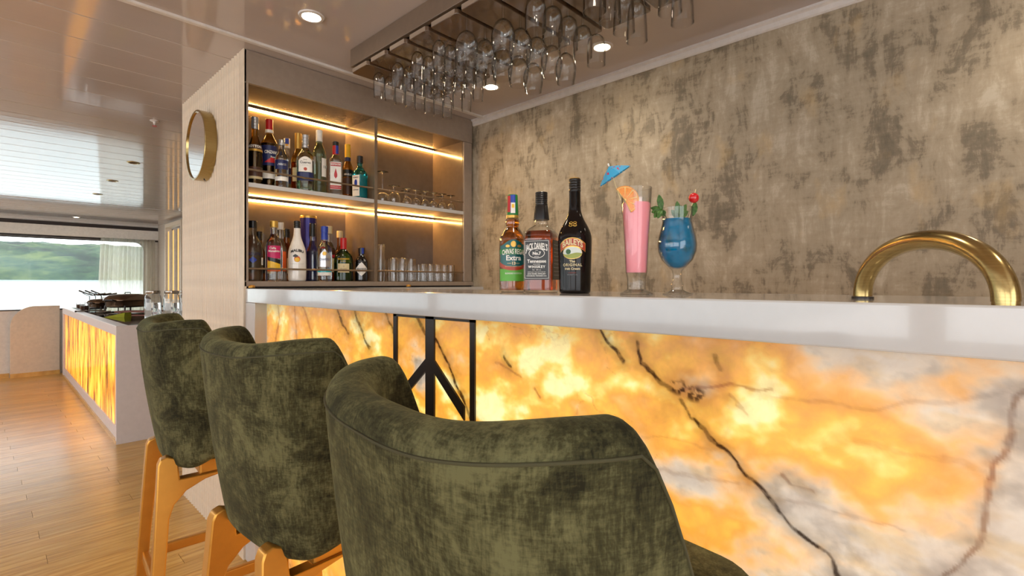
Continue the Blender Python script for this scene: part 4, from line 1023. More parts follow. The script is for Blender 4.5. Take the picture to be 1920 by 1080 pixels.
#==STOOLS==
# ================================================================== BAR STOOLS
HW, HD = 0.227, 0.237          # half width and half depth of the shell centre line
TH = 0.062                     # padding thickness
Z_TOP, Z_ARM, Z_BOT, Z_SEAT = 1.125, 0.886, 0.696, 0.846
def stool_curve():
    """plan centre line: list of (x, y, nx, ny, f) with f = 0 at the middle of the back, 1 at the arm tip"""
    pts = []
    for i in range(-40, 41):
        s_ = i / 40.0; a = abs(s_); sg = 1 if s_ >= 0 else -1
        if a < 0.72:
            ph = a / 0.72 * math.pi / 2; n_ = 3.1
            c, d = math.cos(ph), math.sin(ph)
            x = -HD * c ** (2 / n_); y = HW * d ** (2 / n_)
        else:
            t = (a - 0.72) / 0.28; x = 0.185 * t; y = HW - 0.030 * t * t
        pts.append((x, sg * y, a))
    return pts
def make_stool():
    root = thing('bar_stool', '', 'stool', (0, 0, 0), 0, 'olive velvet bar stools along the bar')
    cv = stool_curve(); sec_n = 22; vs_, fs_ = [], []; seam = []
    m_ = len(cv)
    for i, (x, y, a) in enumerate(cv):
        x0, y0, _ = cv[max(i - 1, 0)]; x1, y1, _ = cv[min(i + 1, m_ - 1)]
        tx, ty = x1 - x0, y1 - y0; L = math.hypot(tx, ty); nx, ny = -ty / L, tx / L     # outward
        if nx * x + ny * y < 0 and a < 0.72: nx, ny = -nx, -ny
        if a >= 0.72: nx, ny = 0.0, (1 if y > 0 else -1)
        drop = sstep(0.525, 0.715, a)
        zt_ = lerp(Z_TOP + 0.0152 * sstep(0, 0.45, a), Z_ARM, drop) - 0.02 * sstep(0.95, 1.0, a)
        zb_ = Z_BOT + 0.050 * sstep(0.28, 0.62, a)
        w = TH * (1 - 0.25 * sstep(0.8, 1.0, a)); hr = w / 2
        ring = []
        for j in range(sec_n):
            q = 2 * math.pi * j / sec_n
            c, d = math.cos(q), math.sin(q)
            ox = hr * (abs(c) ** 0.75) * (1 if c >= 0 else -1)
            if d >= 0: z = zt_ - hr * 1.1 + hr * 1.1 * d
            else: z = zb_ + hr * 0.8 + hr * 0.8 * d
            ring.append((ox, z))
        # straight walls: insert intermediate heights on both sides
        full = []
        up = [p for p in ring if p[1] >= zt_ - hr * 1.1 - 1e-6]; dn = [p for p in ring if p[1] < zt_ - hr * 1.1 - 1e-6]
        up.sort(key=lambda p: -p[0]); dn.sort(key=lambda p: p[0])
        full = up
        zi0, zi1 = zt_ - hr * 1.1, zb_ + hr * 0.8
        full = full + [(-hr, lerp(zi0, zi1, k / 5)) for k in range(1, 5)] + dn + [(hr, lerp(zi1, zi0, k / 5)) for k in range(1, 5)]
        for (o, z) in full:
            k = max(0.0, (Z_TOP - z)) / (Z_TOP - 0.72)
            lean = 0.0473 * min(k, 1.1) * (1 - sstep(0.55, 0.95, a))
            tap_ = 1 - 0.022 * k
            px, py = (x + nx * o), (y + ny * o)
            belly = 0.006 * math.sin(min(1, k) * math.pi) if o > 0 else 0
            vs_.append((px * (1 if a > 0.72 else lerp(1.0, 0.972, k)) + lean - nx * 0 - belly * (1 - a), py * tap_, z))
        if a < 0.62: seam.append(None)
        cnt = len(full)
    for i in range(m_ - 1):
        for j in range(cnt):
            j2 = (j + 1) % cnt
            fs_.append((i * cnt + j, i * cnt + j2, (i + 1) * cnt + j2, (i + 1) * cnt + j))
    fs_.append(tuple(range(cnt))[::-1]); fs_.append(tuple((m_ - 1) * cnt + j for j in range(cnt)))
    sh = MB().add(vs_, fs_).build('backrest', 'velvet', root, smooth=180, world=False)
    sd = sh.modifiers.new('sub', 'SUBSURF'); sd.levels = 1; sd.render_levels = 1
    # seam line just outside the top roll
    path = []
    for i, (x, y, a) in enumerate(cv):
        if a > 0.66: continue
        r_ = vs_[i * cnt:(i + 1) * cnt]
        zm = max(p[2] for p in r_); L = len(r_) - 4
        out = min(r_, key=lambda p: abs(p[2] - (zm - 0.020)) - 2.0 * math.hypot(p[0] - 0.05, p[1]))
        path.append(tuple(out))
    MB().tube(path, 0.0016, 6).build('piping', 'piping', sh, smooth=60, world=False)
    # seat cushion: rounded block
    pts = rr(-0.150, 0.262, -0.180, 0.180, 0.075, 6)
    vs_, fs_ = [], []; n_ = len(pts)
    lay = [(0.90, 0.708), (0.96, 0.716), (1.0, 0.74), (1.0, 0.81), (0.985, 0.832), (0.94, Z_SEAT - 0.002), (0.6, Z_SEAT + 0.003)]
    for (k, z) in lay:
        for (u, w) in pts: vs_.append((0.035 + (u - 0.035) * k, w * k, z))
    for j in range(len(lay) - 1):
        for i in range(n_): fs_.append((j * n_ + i, j * n_ + (i + 1) % n_, (j + 1) * n_ + (i + 1) % n_, (j + 1) * n_ + i))
    fs_.append(tuple(range(n_))[::-1]); fs_.append(tuple((len(lay) - 1) * n_ + i for i in range(n_)))
    MB().add(vs_, fs_).build('seat', 'velvet', root, smooth=60, world=False)
    MB().box(-0.130, 0.200, -0.140, 0.140, 0.662, 0.7085).build('seat_frame', 'gold', root, bevel=0.006, world=False)
    # legs: flat gold blades with a gusset under the seat, round nosed top outside the shell
    def leg(sx, sy):
        rear = sx < 0
        D = -0.076
        if rear:
            ol = [(-0.185, 0.792 + D), (-0.195, 0.806 + D), (-0.211, 0.812 + D), (-0.227, 0.806 + D), (-0.234, 0.790 + D), (-0.252, 0.40), (-0.268, 0.0), (-0.242, 0.0), (-0.220, 0.40), (-0.208, 0.56), (-0.196, 0.595), (-0.165, 0.628), (-0.115, 0.650), (-0.060, 0.659), (-0.060, 0.742 + D), (-0.181, 0.742 + D)]
        else:
            ol = [(0.205, 0.735 + D), (0.210, 0.70 + D), (0.222, 0.40), (0.236, 0.0), (0.212, 0.0), (0.190, 0.40), (0.176, 0.63 + D), (0.158, 0.680 + D), (0.125, 0.712 + D), (0.080, 0.728 + D), (0.080, 0.735 + D)]
        mb = MB(); wv = 0.017
        mb.prism(ol, 'y', -wv, wv)
        mb.v = [(x, y + sy * (0.118 + 0.075 * (0.80 - z) / 0.80), z) for (x, y, z) in mb.v]
        return mb.build('leg', 'gold', root, smooth=30, bevel=0.009, seg=3, world=False)
    for sx in (-1, 1):
        for sy in (-1, 1): leg(sx, sy)
    zf = 0.34; yy = 0.118 + 0.075 * (0.80 - zf) / 0.80
    for sy in (-1, 1): MB().box(-0.215, 0.212, sy * yy - 0.010, sy * yy + 0.010, zf - 0.016, zf + 0.016).build('stretcher', 'gold', root, bevel=0.004, world=False)
    for x in (-0.232, 0.206): MB().box(x - 0.010, x + 0.010, -yy, yy, zf - 0.016, zf + 0.016).build('footrest' if x > 0 else 'stretcher', 'gold', root, bevel=0.004, world=False)
    return root
STOOLS = [(0.511, 0.412, -7.0, 'olive velvet bar stool with gold legs, nearest of the three'),
          (0.582, 1.151, 3.3, 'olive velvet bar stool with gold legs, middle of the three'),
          (0.580, 1.862, -4.0, 'olive velvet bar stool with gold legs, farthest, next to the fluted partition')]
proto = make_stool()
def copy_tree(o, parent=None):
    c = o.copy(); COL.objects.link(c); c.parent = parent
    for ch in list(o.children): copy_tree(ch, c)
    return c
copies = [proto] + [copy_tree(proto) for _ in STOOLS[1:]]
for o, (x, y, a, lab) in zip(copies, STOOLS):
    o.location = (x, y, 0); o.rotation_euler = (0, 0, R(a)); o['label'] = lab
#==DRINKS==
# ================================================================== COCKTAILS
px_, py_ = 0.989, 0.562
t = thing('pink_cocktail', 'tall footed glass of pink cocktail with orange and paper umbrella', 'cocktail', (px_, py_, HT + 0.0003), look(px_, py_))
outer = [(0.034, 0.0), (0.036, 0.002), (0.030, 0.006), (0.0205, 0.011), (0.0200, 0.016), (0.0205, 0.035), (0.0232, 0.048), (0.0265, 0.12), (0.0318, 0.200), (0.0336, 0.235)]
inn = [(0.0322, 0.235), (0.0302, 0.200), (0.0250, 0.12), (0.0216, 0.052), (1e-5, 0.047)]
MB().loop_lathe([(1e-5, 0.0)] + outer + [(0.0330, 0.2358)] + inn, n=36).build('glass', 'glass', t, smooth=40, world=False)
m, nt, p = new_mat('pink_smoothie'); M['pink'] = m
p.inputs['Base Color'].default_value = srgb(250, 158, 168); p.inputs['Roughness'].default_value = 0.35; p.inputs['Subsurface Weight'].default_value = 0.4; p.inputs['Subsurface Radius'].default_value = (0.02, 0.008, 0.008)
p.inputs['Subsurface Scale'].default_value = 0.3
v = noise(nt, coords(nt), 60.0, 3); bump(nt, p, v, 0.1, 0.001)
MB().lathe([(0.0214, 0.0480), (0.0220, 0.054), (0.0254, 0.12), (0.0305, 0.197), (0.0300, 0.2015), (0.012, 0.205)], n=36).build('drink', 'pink', t, smooth=40, world=False)
fw = Vector((math.cos(look(px_, py_)), math.sin(look(px_, py_)), 0)); rt = Vector((0.690, -0.724, 0))     # towards the aisle, along the bar
def at(base, r_, f_, z): return base + rt * r_ + fw * f_ + Vector((0, 0, z))
PB = Vector((px_, py_, HT)); 
def plane_obj(name, mb_pts_faces, mat, label, cat, thick, origin, xdir, nrm, **k): pass
# clear drinking straw
tag(MB().tube([at(PB, 0.006, -0.006, 0.175), at(PB, 0.0095, -0.009, 0.217)], 0.0042, 14).build('drinking_straw', 'c_white', smooth=40), 'thick translucent white straw stub in the pink cocktail', 'straw')
# orange slice: half wheel with peel, flesh wedges
osl = thing('orange_slice', 'orange half slice hooked on the pink cocktail rim', 'orange slice', tuple(at(PB, -0.024, 0.010, 0.204)))
oc = at(PB, -0.025, 0.026, 0.205); ux = (rt * 0.93 + Vector((0, 0, -0.37))).normalized(); uz = (Vector((0, 0, 1)) - ux * ux.z).normalized(); un = ux.cross(uz).normalized()
def disc_seg(r0, r1, a0, a1, d0, d1, k=10):
    o_ = [(r1 * math.cos(lerp(a0, a1, i / k)), r1 * math.sin(lerp(a0, a1, i / k))) for i in range(k + 1)]
    i_ = [(r0 * math.cos(lerp(a1, a0, i / k)), r0 * math.sin(lerp(a1, a0, i / k))) for i in range(k + 1)] if r0 > 1e-4 else [(0, 0)]
    pts = o_ + i_; mb = MB(); mb.prism(pts, 'z', d0, d1)
    mb.v = [tuple(oc + ux * x + uz * y + un * z) for (x, y, z) in mb.v]; return mb
A0, A1 = R(-42), R(150)
disc_seg(0.0280, 0.0300, A0, A1, -0.003, 0.003, 24).build('peel', plain('orange_peel', srgb(240, 150, 40), 0.4), osl, smooth=40)
disc_seg(0.0, 0.0282, A0, A1, -0.0026, 0.0026, 24).build('pith', plain('orange_pith', srgb(250, 214, 140), 0.6), osl)
of = plain('orange_flesh', srgb(246, 140, 16), 0.25, var=0.25, scale=500, coat=0.3)
for k in range(5):
    a = lerp(A0, A1, k / 5) + 0.05; b2 = lerp(A0, A1, (k + 1) / 5) - 0.05
    disc_seg(0.003, 0.0266, a, b2, -0.0031, 0.0031, 8).build('segment', of, osl, bevel=0.0008)
# paper umbrella on a stick
ub = thing('cocktail_umbrella', 'blue paper cocktail umbrella with red marks on a wooden stick', 'umbrella', tuple(at(PB, -0.045, 0.02, 0.25)))
tip = at(PB, -0.0600, 0.024, 0.2805); foot_ = at(PB, -0.034, 0.022, 0.205); ax = (tip - foot_).normalized()
e1 = ax.cross(fw).normalized(); e2 = ax.cross(e1).normalized()
tiltax = (ax + rt * (-0.30)).normalized(); e1 = (rt - tiltax * rt.dot(tiltax)).normalized(); e2 = tiltax.cross(e1).normalized()
UR, UD = 0.0400, 0.0250; apex = tip - ax * 0.003
m, nt, p = new_mat('blue_paper'); M['bluepaper'] = m
c = ramp(nt, noise(nt, coords(nt), 95.0, 1), [(0.60, srgb(46, 158, 208)), (0.63, srgb(178, 40, 84))], 'CONSTANT')
nt.links.new(c, p.inputs['Base Color']); p.inputs['Roughness'].default_value = 0.6
for k in range(8):
    vs_ = []; a0, a1 = 2 * math.pi * k / 8, 2 * math.pi * (k + 1) / 8
    for lay_ in (0.0, 0.0006):
        vs_.append(apex + tiltax * lay_)
        for q in (0.5, 1.0):
            for a in (a0, (a0 + a1) / 2, a1):
                rr_ = UR * q * (0.95 if a not in (a0, a1) else 1.0); sag = UD * (q ** 1.25)
                vs_.append(apex + e1 * (rr_ * math.cos(a)) + e2 * (rr_ * math.sin(a)) - tiltax * (sag - lay_))
    fs_ = []
    for o_ in (0, 7): fs_ += [(o_, o_ + 1, o_ + 2), (o_, o_ + 2, o_ + 3), (o_ + 1, o_ + 4, o_ + 5, o_ + 2), (o_ + 2, o_ + 5, o_ + 6, o_ + 3)]
    fs_ += [(4, 5, 12, 11), (5, 6, 13, 12)]
    MB().add(vs_, fs_).build('paper_panel', 'bluepaper', ub)
    MB().tube([apex - tiltax * 0.0008, apex + e1 * (UR * 0.5 * math.cos(a0)) + e2 * (UR * 0.5 * math.sin(a0)) - tiltax * (UD * 0.5 ** 1.25 + 0.0007), apex + e1 * (UR * 1.02 * math.cos(a0)) + e2 * (UR * 1.02 * math.sin(a0)) - tiltax * (UD + 0.0007)], 0.0005, 5).build('rib', 'c_cream', ub)
MB().tube([foot_, tip], 0.0009, 8).build('stick', 'c_cream', ub); MB().cyl(tip - ax * 0.002, tip + ax * 0.004, 0.0019, 10).build('finial', 'c_white', ub)
MB().cyl(apex - ax * 0.018, apex - ax * 0.014, 0.0019, 10).build('collar', 'c_white', ub)

# blue cocktail
bx_, by_ = 1.048, 0.495
t = thing('blue_cocktail', 'blue cocktail in a tulip glass with mint and cherry', 'cocktail', (bx_, by_, HT + 0.0003), look(bx_, by_))
outer = [(0.030, 0.0), (0.0315, 0.0015), (0.020, 0.006), (0.0125, 0.010), (0.0118, 0.016), (0.0135, 0.021), (0.0098, 0.028), (0.0088, 0.042), (0.0105, 0.052), (0.0200, 0.062), (0.0330, 0.076), (0.0405, 0.095), (0.0418, 0.110), (0.0395, 0.128), (0.0345, 0.146), (0.0318, 0.160), (0.0325, 0.172), (0.0345, 0.190)]
inn = [(r - 0.0014, z) for r, z in outer[:8:-1]] + [(0.0085, 0.0565), (1e-5, 0.0555)]
MB().loop_lathe([(1e-5, 0.0)] + outer + [(0.0340, 0.1906)] + inn, n=40).build('glass', 'glass', t, smooth=45, world=False)
m, nt, p = new_mat('blue_curacao'); M['bluedrink'] = m
nt.links.new(ramp(nt, noise(nt, coords(nt), 38.0, 2, 0.5), [(0.34, srgb(0, 104, 130)), (0.48, srgb(0, 132, 182)), (0.68, srgb(0, 140, 192))]), p.inputs['Base Color'])
p.inputs['Roughness'].default_value = 0.03; p.inputs['IOR'].default_value = 1.34; p.inputs['Transmission Weight'].default_value = 0.3
liq = [(r - 0.0017, z) for r, z in outer[9:-2]]
MB().lathe([(0.0060, 0.0575)] + liq + [(0.0300, 0.166)], n=40).build('drink', 'bluedrink', t, smooth=45, world=False)
BB = Vector((bx_, by_, HT)); fw = Vector((math.cos(look(bx_, by_)), math.sin(look(bx_, by_)), 0))
M['mint'] = plain('mint_leaf', srgb(62, 102, 36), 0.5, var=0.4, scale=160)
def leaf(base, tip, width, parent, up=Vector((0, 0, 1)), cup=0.25):
    d = tip - base; L = d.length; d.normalize(); side = d.cross(up).normalized(); n_ = side.cross(d).normalized(); vs_, fs_ = [], []; K = 8
    for i in range(K + 1):
        t_ = i / K; w = width * math.sin(math.pi * min(1, t_ * 0.96 + 0.03)) ** 0.8
        w *= 1 + 0.10 * (i % 2)
        for j in (-1, -0.5, 0, 0.5, 1): vs_.append(base + d * (L * t_) + side * (w * j) + n_ * (cup * w * j * j - 0.12 * L * t_ * t_))
    for i in range(K):
        for j in range(4): a = i * 5 + j; fs_.append((a, a + 1, a + 6, a + 5))
    o = MB().add(vs_, fs_).build('leaf', 'mint', parent, smooth=60)
    sl = o.modifiers.new('thick', 'SOLIDIFY'); sl.thickness = 0.0005
mt = thing('mint_sprig', 'green mint sprig leaning over the left rim of the blue cocktail', 'mint', tuple(at(BB, -0.03, 0.0, 0.19)))
q0 = at(BB, -0.034, 0.004, 0.186)
for (r_, f_, z, w) in ((-0.040, 0.006, 0.220, 0.0065), (-0.056, 0.004, 0.182, 0.0075), (-0.050, 0.012, 0.170, 0.0075), (-0.058, 0.0, 0.192, 0.006), (-0.042, 0.016, 0.168, 0.006), (-0.028, 0.010, 0.172, 0.006)):
    leaf(q0, at(BB, r_, f_, z), w, mt, fw + Vector((0, 0, 0.3)))
MB().tube([at(BB, -0.012, 0.0, 0.140), at(BB, -0.025, 0.002, 0.172), q0], 0.0009, 6).build('stalk', 'mint', mt)
mt = thing('mint_sprig', 'mint leaves standing in the middle of the blue cocktail', 'mint', tuple(at(BB, 0, 0, 0.17)))
q0 = at(BB, 0.004, 0.0, 0.168)
for (r_, f_, z, w) in ((0.020, 0.002, 0.200, 0.007), (-0.012, 0.004, 0.186, 0.007), (0.000, 0.010, 0.204, 0.007), (0.024, 0.008, 0.184, 0.007), (0.010, -0.01, 0.200, 0.006), (-0.004, 0.014, 0.178, 0.006)):
    leaf(q0, at(BB, r_, f_, z), w, mt, fw + Vector((0, 0, 0.3)))
MB().tube([at(BB, 0.0, 0.0, 0.066), at(BB, 0.004, 0.0, 0.12), q0], 0.0014, 6).build('stalk', 'mint', mt)
ch = thing('cherry_pick', 'red cherry and green leaf on a pick at the blue cocktail rim', 'cherry', tuple(at(BB, 0.032, 0.0, 0.19)))
cc_ = at(BB, 0.0365, 0.010, 0.2115)
MB().sphere(cc_, 0.0112, 20, 14).build('cherry', plain('red_cherry', srgb(206, 16, 24), 0.08, coat=0.8), ch, smooth=180)
MB().tube([at(BB, 0.022, 0.006, 0.150), at(BB, 0.0405, 0.012, 0.230)], 0.0008, 8).build('pick', 'c_cream', ch)
leaf(at(BB, 0.040, 0.010, 0.202), at(BB, 0.0345, 0.014, 0.172), 0.0065, ch, fw)
#==REST==
# ================================================================== ROUND MIRROR ON THE PARTITION
mr = thing('round_mirror', 'round wall mirror in a deep brushed brass rim on the fluted partition', 'mirror', (0.76, 2.96, 1.957))
def xring(prof, y, z, n=64):
    """profile [(radius, x)] turned about an axis along x"""
    mb = MB(); mb.loop_lathe([(r, h) for r, h in prof], n=n)
    mb.v = [(v[2], y + v[0], z + v[1]) for v in mb.v]; return mb
xring([(0.169, 0.732), (0.177, 0.732), (0.179, 0.734), (0.179, 0.785), (0.169, 0.785), (0.169, 0.732)], 2.96, 1.957).build('rim', 'brass', mr, smooth=40)
xring([(1e-5, 0.738), (0.1688, 0.738), (0.1688, 0.742), (1e-5, 0.742)], 2.96, 1.957).build('mirror_glass', 'mirror', mr, smooth=40)
for k in (-1, 0, 1): MB().cyl((0.772 + k * 0.006, 2.96 - 0.02 + k * 0.012, 1.957 - 0.179), (0.772 + k * 0.006, 2.96 - 0.02 + k * 0.012, 1.957 - 0.174), 0.003, 10).build('screw', 'black', mr)

# ================================================================== DOWNLIGHTS
def downlight(x, y, z, label, power, tilt=0.0, lit=True):
    t = thing('downlight', label, 'downlight', (x, y, z), 0, 'recessed ceiling downlights'); t.rotation_euler = (tilt, 0, 0)
    MB().loop_lathe([(0.034, -0.001), (0.036, -0.006), (0.046, -0.005), (0.049, -0.0005), (0.049, 0.0), (0.034, 0.0), (0.034, -0.001)], n=32).build('trim_ring', 'trimwhite' if lit else 'brass', t, smooth=40, world=False)
    MB().lathe([(0.0335, -0.0022), (0.0335, -0.0012)], n=28).build('lens', 'lamp' if lit else 'darkgap', t, world=False)
    if lit and power > 0:
        ld = bpy.data.lights.new('downlight_beam', 'SPOT'); ld.energy = power; ld.color = (1.0, 0.88, 0.72); ld.spot_size = R(130); ld.spot_blend = 1.0; ld.shadow_soft_size = 0.035
        lo = bpy.data.objects.new('downlight_beam', ld); COL.objects.link(lo); lo.parent = t; lo.location = (0, 0, -0.012)
downlight(0.878, 1.932, CZ, 'lit downlight over the farthest stool, in front of the ceiling bead', DOWN_W)
downlight(1.886, 1.242, CZ, 'lit downlight between the glass rack and the papered wall', DOWN_W)
downlight(1.859, 1.926, CZ, 'lit downlight shining through the tulip glasses near the cabinet', DOWN_W)
for i, (x, y) in enumerate(((1.886, -0.2), (1.886, -1.4), (0.878, 0.65), (0.878, -0.55))):
    downlight(x, y, CZ, ('downlight over the bar well, out of the picture' if i < 2 else 'downlight over the stools, out of the picture') + ', %s' % ('farther' if i % 2 == 0 else 'nearer'), DOWN_W)
downlight(0.873, 5.426, CZ, 'unlit brass rimmed downlight in the aisle ceiling, nearest of three', 0, lit=False)
downlight(0.879, 6.548, CZ, 'unlit brass rimmed downlight in the aisle ceiling, middle of three', 0, lit=False)
downlight(0.889, 7.663, CZ, 'unlit brass rimmed downlight in the aisle ceiling, farthest of three', 0, lit=False)
downlight(0.964, 10.59, CZ, 'small lit downlight in the ceiling just before the far window', 8.0)
sp = thing('sprinkler', 'small white ceiling sprinkler above the aisle', 'sprinkler', (0.742, 3.92, CZ))
MB().lathe([(0.026, 0), (0.026, -0.003), (0.02, -0.006)], (0.742, 3.92, CZ), 24).build('flange', 'trimwhite', sp, smooth=40)
MB().lathe([(0.008, -0.006), (0.008, -0.02), (0.004, -0.022), (0.004, -0.034)], (0.742, 3.92, CZ), 14).build('nozzle', 'trimwhite', sp, smooth=40)
MB().lathe([(0.013, -0.034), (0.013, -0.037)], (0.742, 3.92, CZ), 14).build('deflector', 'c_red', sp, smooth=40)

# ================================================================== BUFFET
BX0, BX1, BY0, BY1, BZ1 = 0.672, 1.62, 4.84, 8.90, 0.913
bt = thing('buffet_counter', 'white buffet counter with a backlit striped onyx front', 'counter', (1.1, 6.8, 0))
MB().box(BX0, BX1, BY0, BY0 + 0.035, 0, BZ1).build('end_panel', 'buffet_white', bt, bevel=0.002)
MB().box(BX0, BX1, BY1 - 0.08, BY1, 0, BZ1).build('end_panel', 'buffet_white', bt, bevel=0.002)
MB().box(BX0, BX0 + 0.08, BY0 + 0.035, BY1 - 0.08, BZ1 - 0.075, BZ1).build('top_rail', 'buffet_white', bt, bevel=0.002)
MB().box(BX0 + 0.012, BX0 + 0.05, BY0 + 0.035, BY1 - 0.08, 0, 0.115).build('plinth', 'buffet_white', bt, bevel=0.002)
MB().box(BX0 - 0.002, BX0 + 0.012, BY0 + 0.005, BY1, 0, 0.028).build('skirting', 'floor', bt)
MB().box(BX0 + 0.020, BX0 + 0.024, BY0 + 0.035, BY1 - 0.08, 0.115, BZ1 - 0.075).build('onyx_panel', 'onyx2', bt)
MB().box(BX0 + 0.062, BX0 + 0.066, BY0 + 0.05, BY1 - 0.10, 0.12, BZ1 - 0.08).build('light_sheet', 'sheet', bt)
MB().box(BX1 - 0.03, BX1, BY0 + 0.035, BY1 - 0.08, 0, BZ1 - 0.02).build('back_panel', 'buffet_white', bt)
MB().box(BX0 + 0.08, BX1, BY0 + 0.035, BY1 - 0.08, BZ1 - 0.02, BZ1 - 0.002).build('top', 'blackgloss', bt)
TZ = BZ1 - 0.0015
# rounded end panel against the window wall
ep = thing('rounded_screen', 'off white half height screen with rounded corner below the window', 'screen', (0.43, HWY - 0.06, 0))
pts = [(0.185, 0.0), (0.668, 0.0), (0.668, 0.935)] + [(0.185 + 0.24 + 0.24 * math.cos(R(a)), 0.935 - 0.27 + 0.27 * math.sin(R(a))) for a in range(90, 181, 9)]
MB().prism(pts, 'y', HWY - 0.075, HWY - 0.035).build('board', 'cream', ep, bevel=0.004)
MB().box(0.185, 0.668, HWY - 0.085, HWY - 0.0755, 0, 0.055).build('skirting', 'floor', ep)

# beverage jars
def jar(x, y, label):
    t = thing('beverage_jar', label, 'jar', (x, y, TZ), 0, 'beverage jars on the buffet')
    MB().loop_lathe(shell([(0.058, 0.0), (0.064, 0.004), (0.066, 0.03), (0.066, 0.185), (0.060, 0.215), (0.052, 0.225), (0.052, 0.232)], 0.003), n=28).build('jar_glass', 'glass', t, smooth=40, world=False)
    MB().lathe([(0.0605, 0.008), (0.0620, 0.03), (0.0620, 0.15)], n=28).build('water', glass('jar_water', (0.95, 0.97, 0.97, 1), 0, 1.33), t, smooth=40, world=False)
    MB().lathe([(0.0555, 0.233), (0.0565, 0.236), (0.0565, 0.258), (0.053, 0.262)], n=28).build('lid', 'steel', t, smooth=40, world=False)
    a = look(x, y); MB().cyl((math.cos(a) * 0.064, math.sin(a) * 0.064, 0.03), (math.cos(a) * 0.10, math.sin(a) * 0.10, 0.03), 0.007, 10).build('spigot', 'chrome', t, smooth=40, world=False)
jar(1.045, 5.58, 'glass beverage jar with metal lid on the buffet, leftmost of three')
jar(1.165, 5.46, 'glass beverage jar with metal lid on the buffet, middle of three')
jar(1.300, 5.50, 'glass beverage jar with metal lid on the buffet, beside the fluted partition')
# chafing dishes
M['pot'] = plain('bronze_steel', srgb(120, 98, 78), 0.16, 0.9)
def chafer(x, y, rz, s, label):
    t = thing('chafing_dish', label, 'chafing dish', (x, y, TZ), rz, 'chafing dishes on the buffet')
    L_, W_ = 0.22 * s, 0.15 * s
    def ov(k, z, n=28): return [(L_ * k * math.copysign(abs(math.cos(a)) ** 0.55, math.cos(a)), W_ * k * math.copysign(abs(math.sin(a)) ** 0.55, math.sin(a)), z) for a in [2 * math.pi * i / n for i in range(n)]]
    def lofto(layers, name, mat):
        vs_, fs_ = [], []; n = 28
        for k, z in layers: vs_ += ov(k, z)
        for j in range(len(layers) - 1):
            for i in range(n): fs_.append((j * n + i, j * n + (i + 1) % n, (j + 1) * n + (i + 1) % n, (j + 1) * n + i))
        fs_ += [tuple(range(n))[::-1], tuple((len(layers) - 1) * n + i for i in range(n))]
        return MB().add(vs_, fs_).build(name, mat, t, smooth=40, world=False)
    lofto([(0.78, 0.035 * s), (0.94, 0.05 * s), (0.97, 0.10 * s), (1.0, 0.115 * s), (1.04, 0.118 * s)], 'pan', 'pot')
    ld = lofto([(1.05, 0.1185 * s), (1.05, 0.128 * s), (0.98, 0.150 * s), (0.80, 0.178 * s), (0.4, 0.190 * s)], 'lid', 'pot')
    MB().tube([(-0.04 * s, 0, 0.19 * s), (-0.035 * s, 0, 0.205 * s), (0.035 * s, 0, 0.205 * s), (0.04 * s, 0, 0.19 * s)], 0.005 * s, 8).build('lid_handle', 'black', ld, world=False)
    for sx in (-1, 1):
        MB().tube([(sx * L_ * 1.02, -0.05 * s, 0.11 * s), (sx * (L_ + 0.04 * s), -0.05 * s, 0.125 * s), (sx * (L_ + 0.04 * s), 0.05 * s, 0.125 * s), (sx * L_ * 1.02, 0.05 * s, 0.11 * s)], 0.008 * s, 8).build('handle', 'black', t, world=False)
        for sy in (-1, 1): MB().cyl((sx * L_ * 0.8, sy * W_ * 0.8, 0), (sx * L_ * 0.78, sy * W_ * 0.78, 0.06 * s), 0.009 * s, 10).build('foot', 'black', t, world=False)
chafer(1.17, 7.62, R(40), 1.05, 'bronze oval chafing dish with domed lid on the buffet, larger front one')
chafer(0.985, 8.02, R(40), 0.72, 'smaller bronze chafing dish at the left of the larger one')
tr = thing('serving_board', 'reddish brown wooden serving board on the buffet before the chafing dish', 'board', (1.15, 6.80, TZ), R(-42))
MB().box(-0.20, 0.20, -0.10, 0.10, 0.010, 0.026).build('board', 'wood', tr, bevel=0.004, world=False)
for sx in (-1, 1): MB().box(sx * 0.16 - 0.015, sx * 0.16 + 0.015, -0.08, 0.08, 0, 0.0098).build('batten', 'wood', tr, world=False)
np_ = thing('green_napkin', 'folded lime green napkin on the black buffet top', 'napkin', (0.875, 6.15, TZ), R(-44))
M['lime'] = plain('lime_cloth', srgb(150, 152, 20), 0.8)
MB().add([(-0.10, -0.05, 0.001), (0.085, -0.05, 0.001), (0.085, 0.05, 0.001), (-0.10, 0.05, 0.001), (-0.09, 0.0, 0.010), (0.085, -0.04, 0.045), (0.085, 0.04, 0.045)], [(0, 1, 2, 3), (0, 4, 5, 1), (3, 2, 6, 4), (1, 5, 6, 2), (0, 3, 4), (4, 6, 5)]).build('upper_fold', 'lime', np_, world=False)
MB().box(-0.105, 0.09, -0.055, 0.055, 0.0, 0.0009).build('lower_fold', 'lime', np_, world=False)
def cup(x, y, label):
    t = thing('coffee_cup', label, 'cup', (x, y, TZ), 0, 'glass coffee cups on the buffet')
    MB().loop_lathe(shell([(0.036, 0.0), (0.042, 0.004), (0.045, 0.05), (0.045, 0.095)], 0.002), n=24).build('cup_glass', 'glass', t, smooth=40, world=False)
    MB().lathe([(0.038, 0.006), (0.0425, 0.03), (0.0425, 0.062)], n=24).build('coffee', plain('coffee', srgb(52, 22, 12), 0.1), t, smooth=40, world=False)
    a = look(x, y) + R(100); d = Vector((math.cos(a), math.sin(a), 0))
    MB().tube([d * 0.045 + Vector((0, 0, 0.075)), d * 0.07 + Vector((0, 0, 0.07)), d * 0.07 + Vector((0, 0, 0.035)), d * 0.045 + Vector((0, 0, 0.028))], 0.004, 8).build('handle', 'glass', t, smooth=40, world=False)
cup(0.80, 8.32, 'glass cup of black coffee at the far left end of the buffet')
cup(0.785, 7.80, 'glass cup of black coffee between the tongs and the small chafing dish')
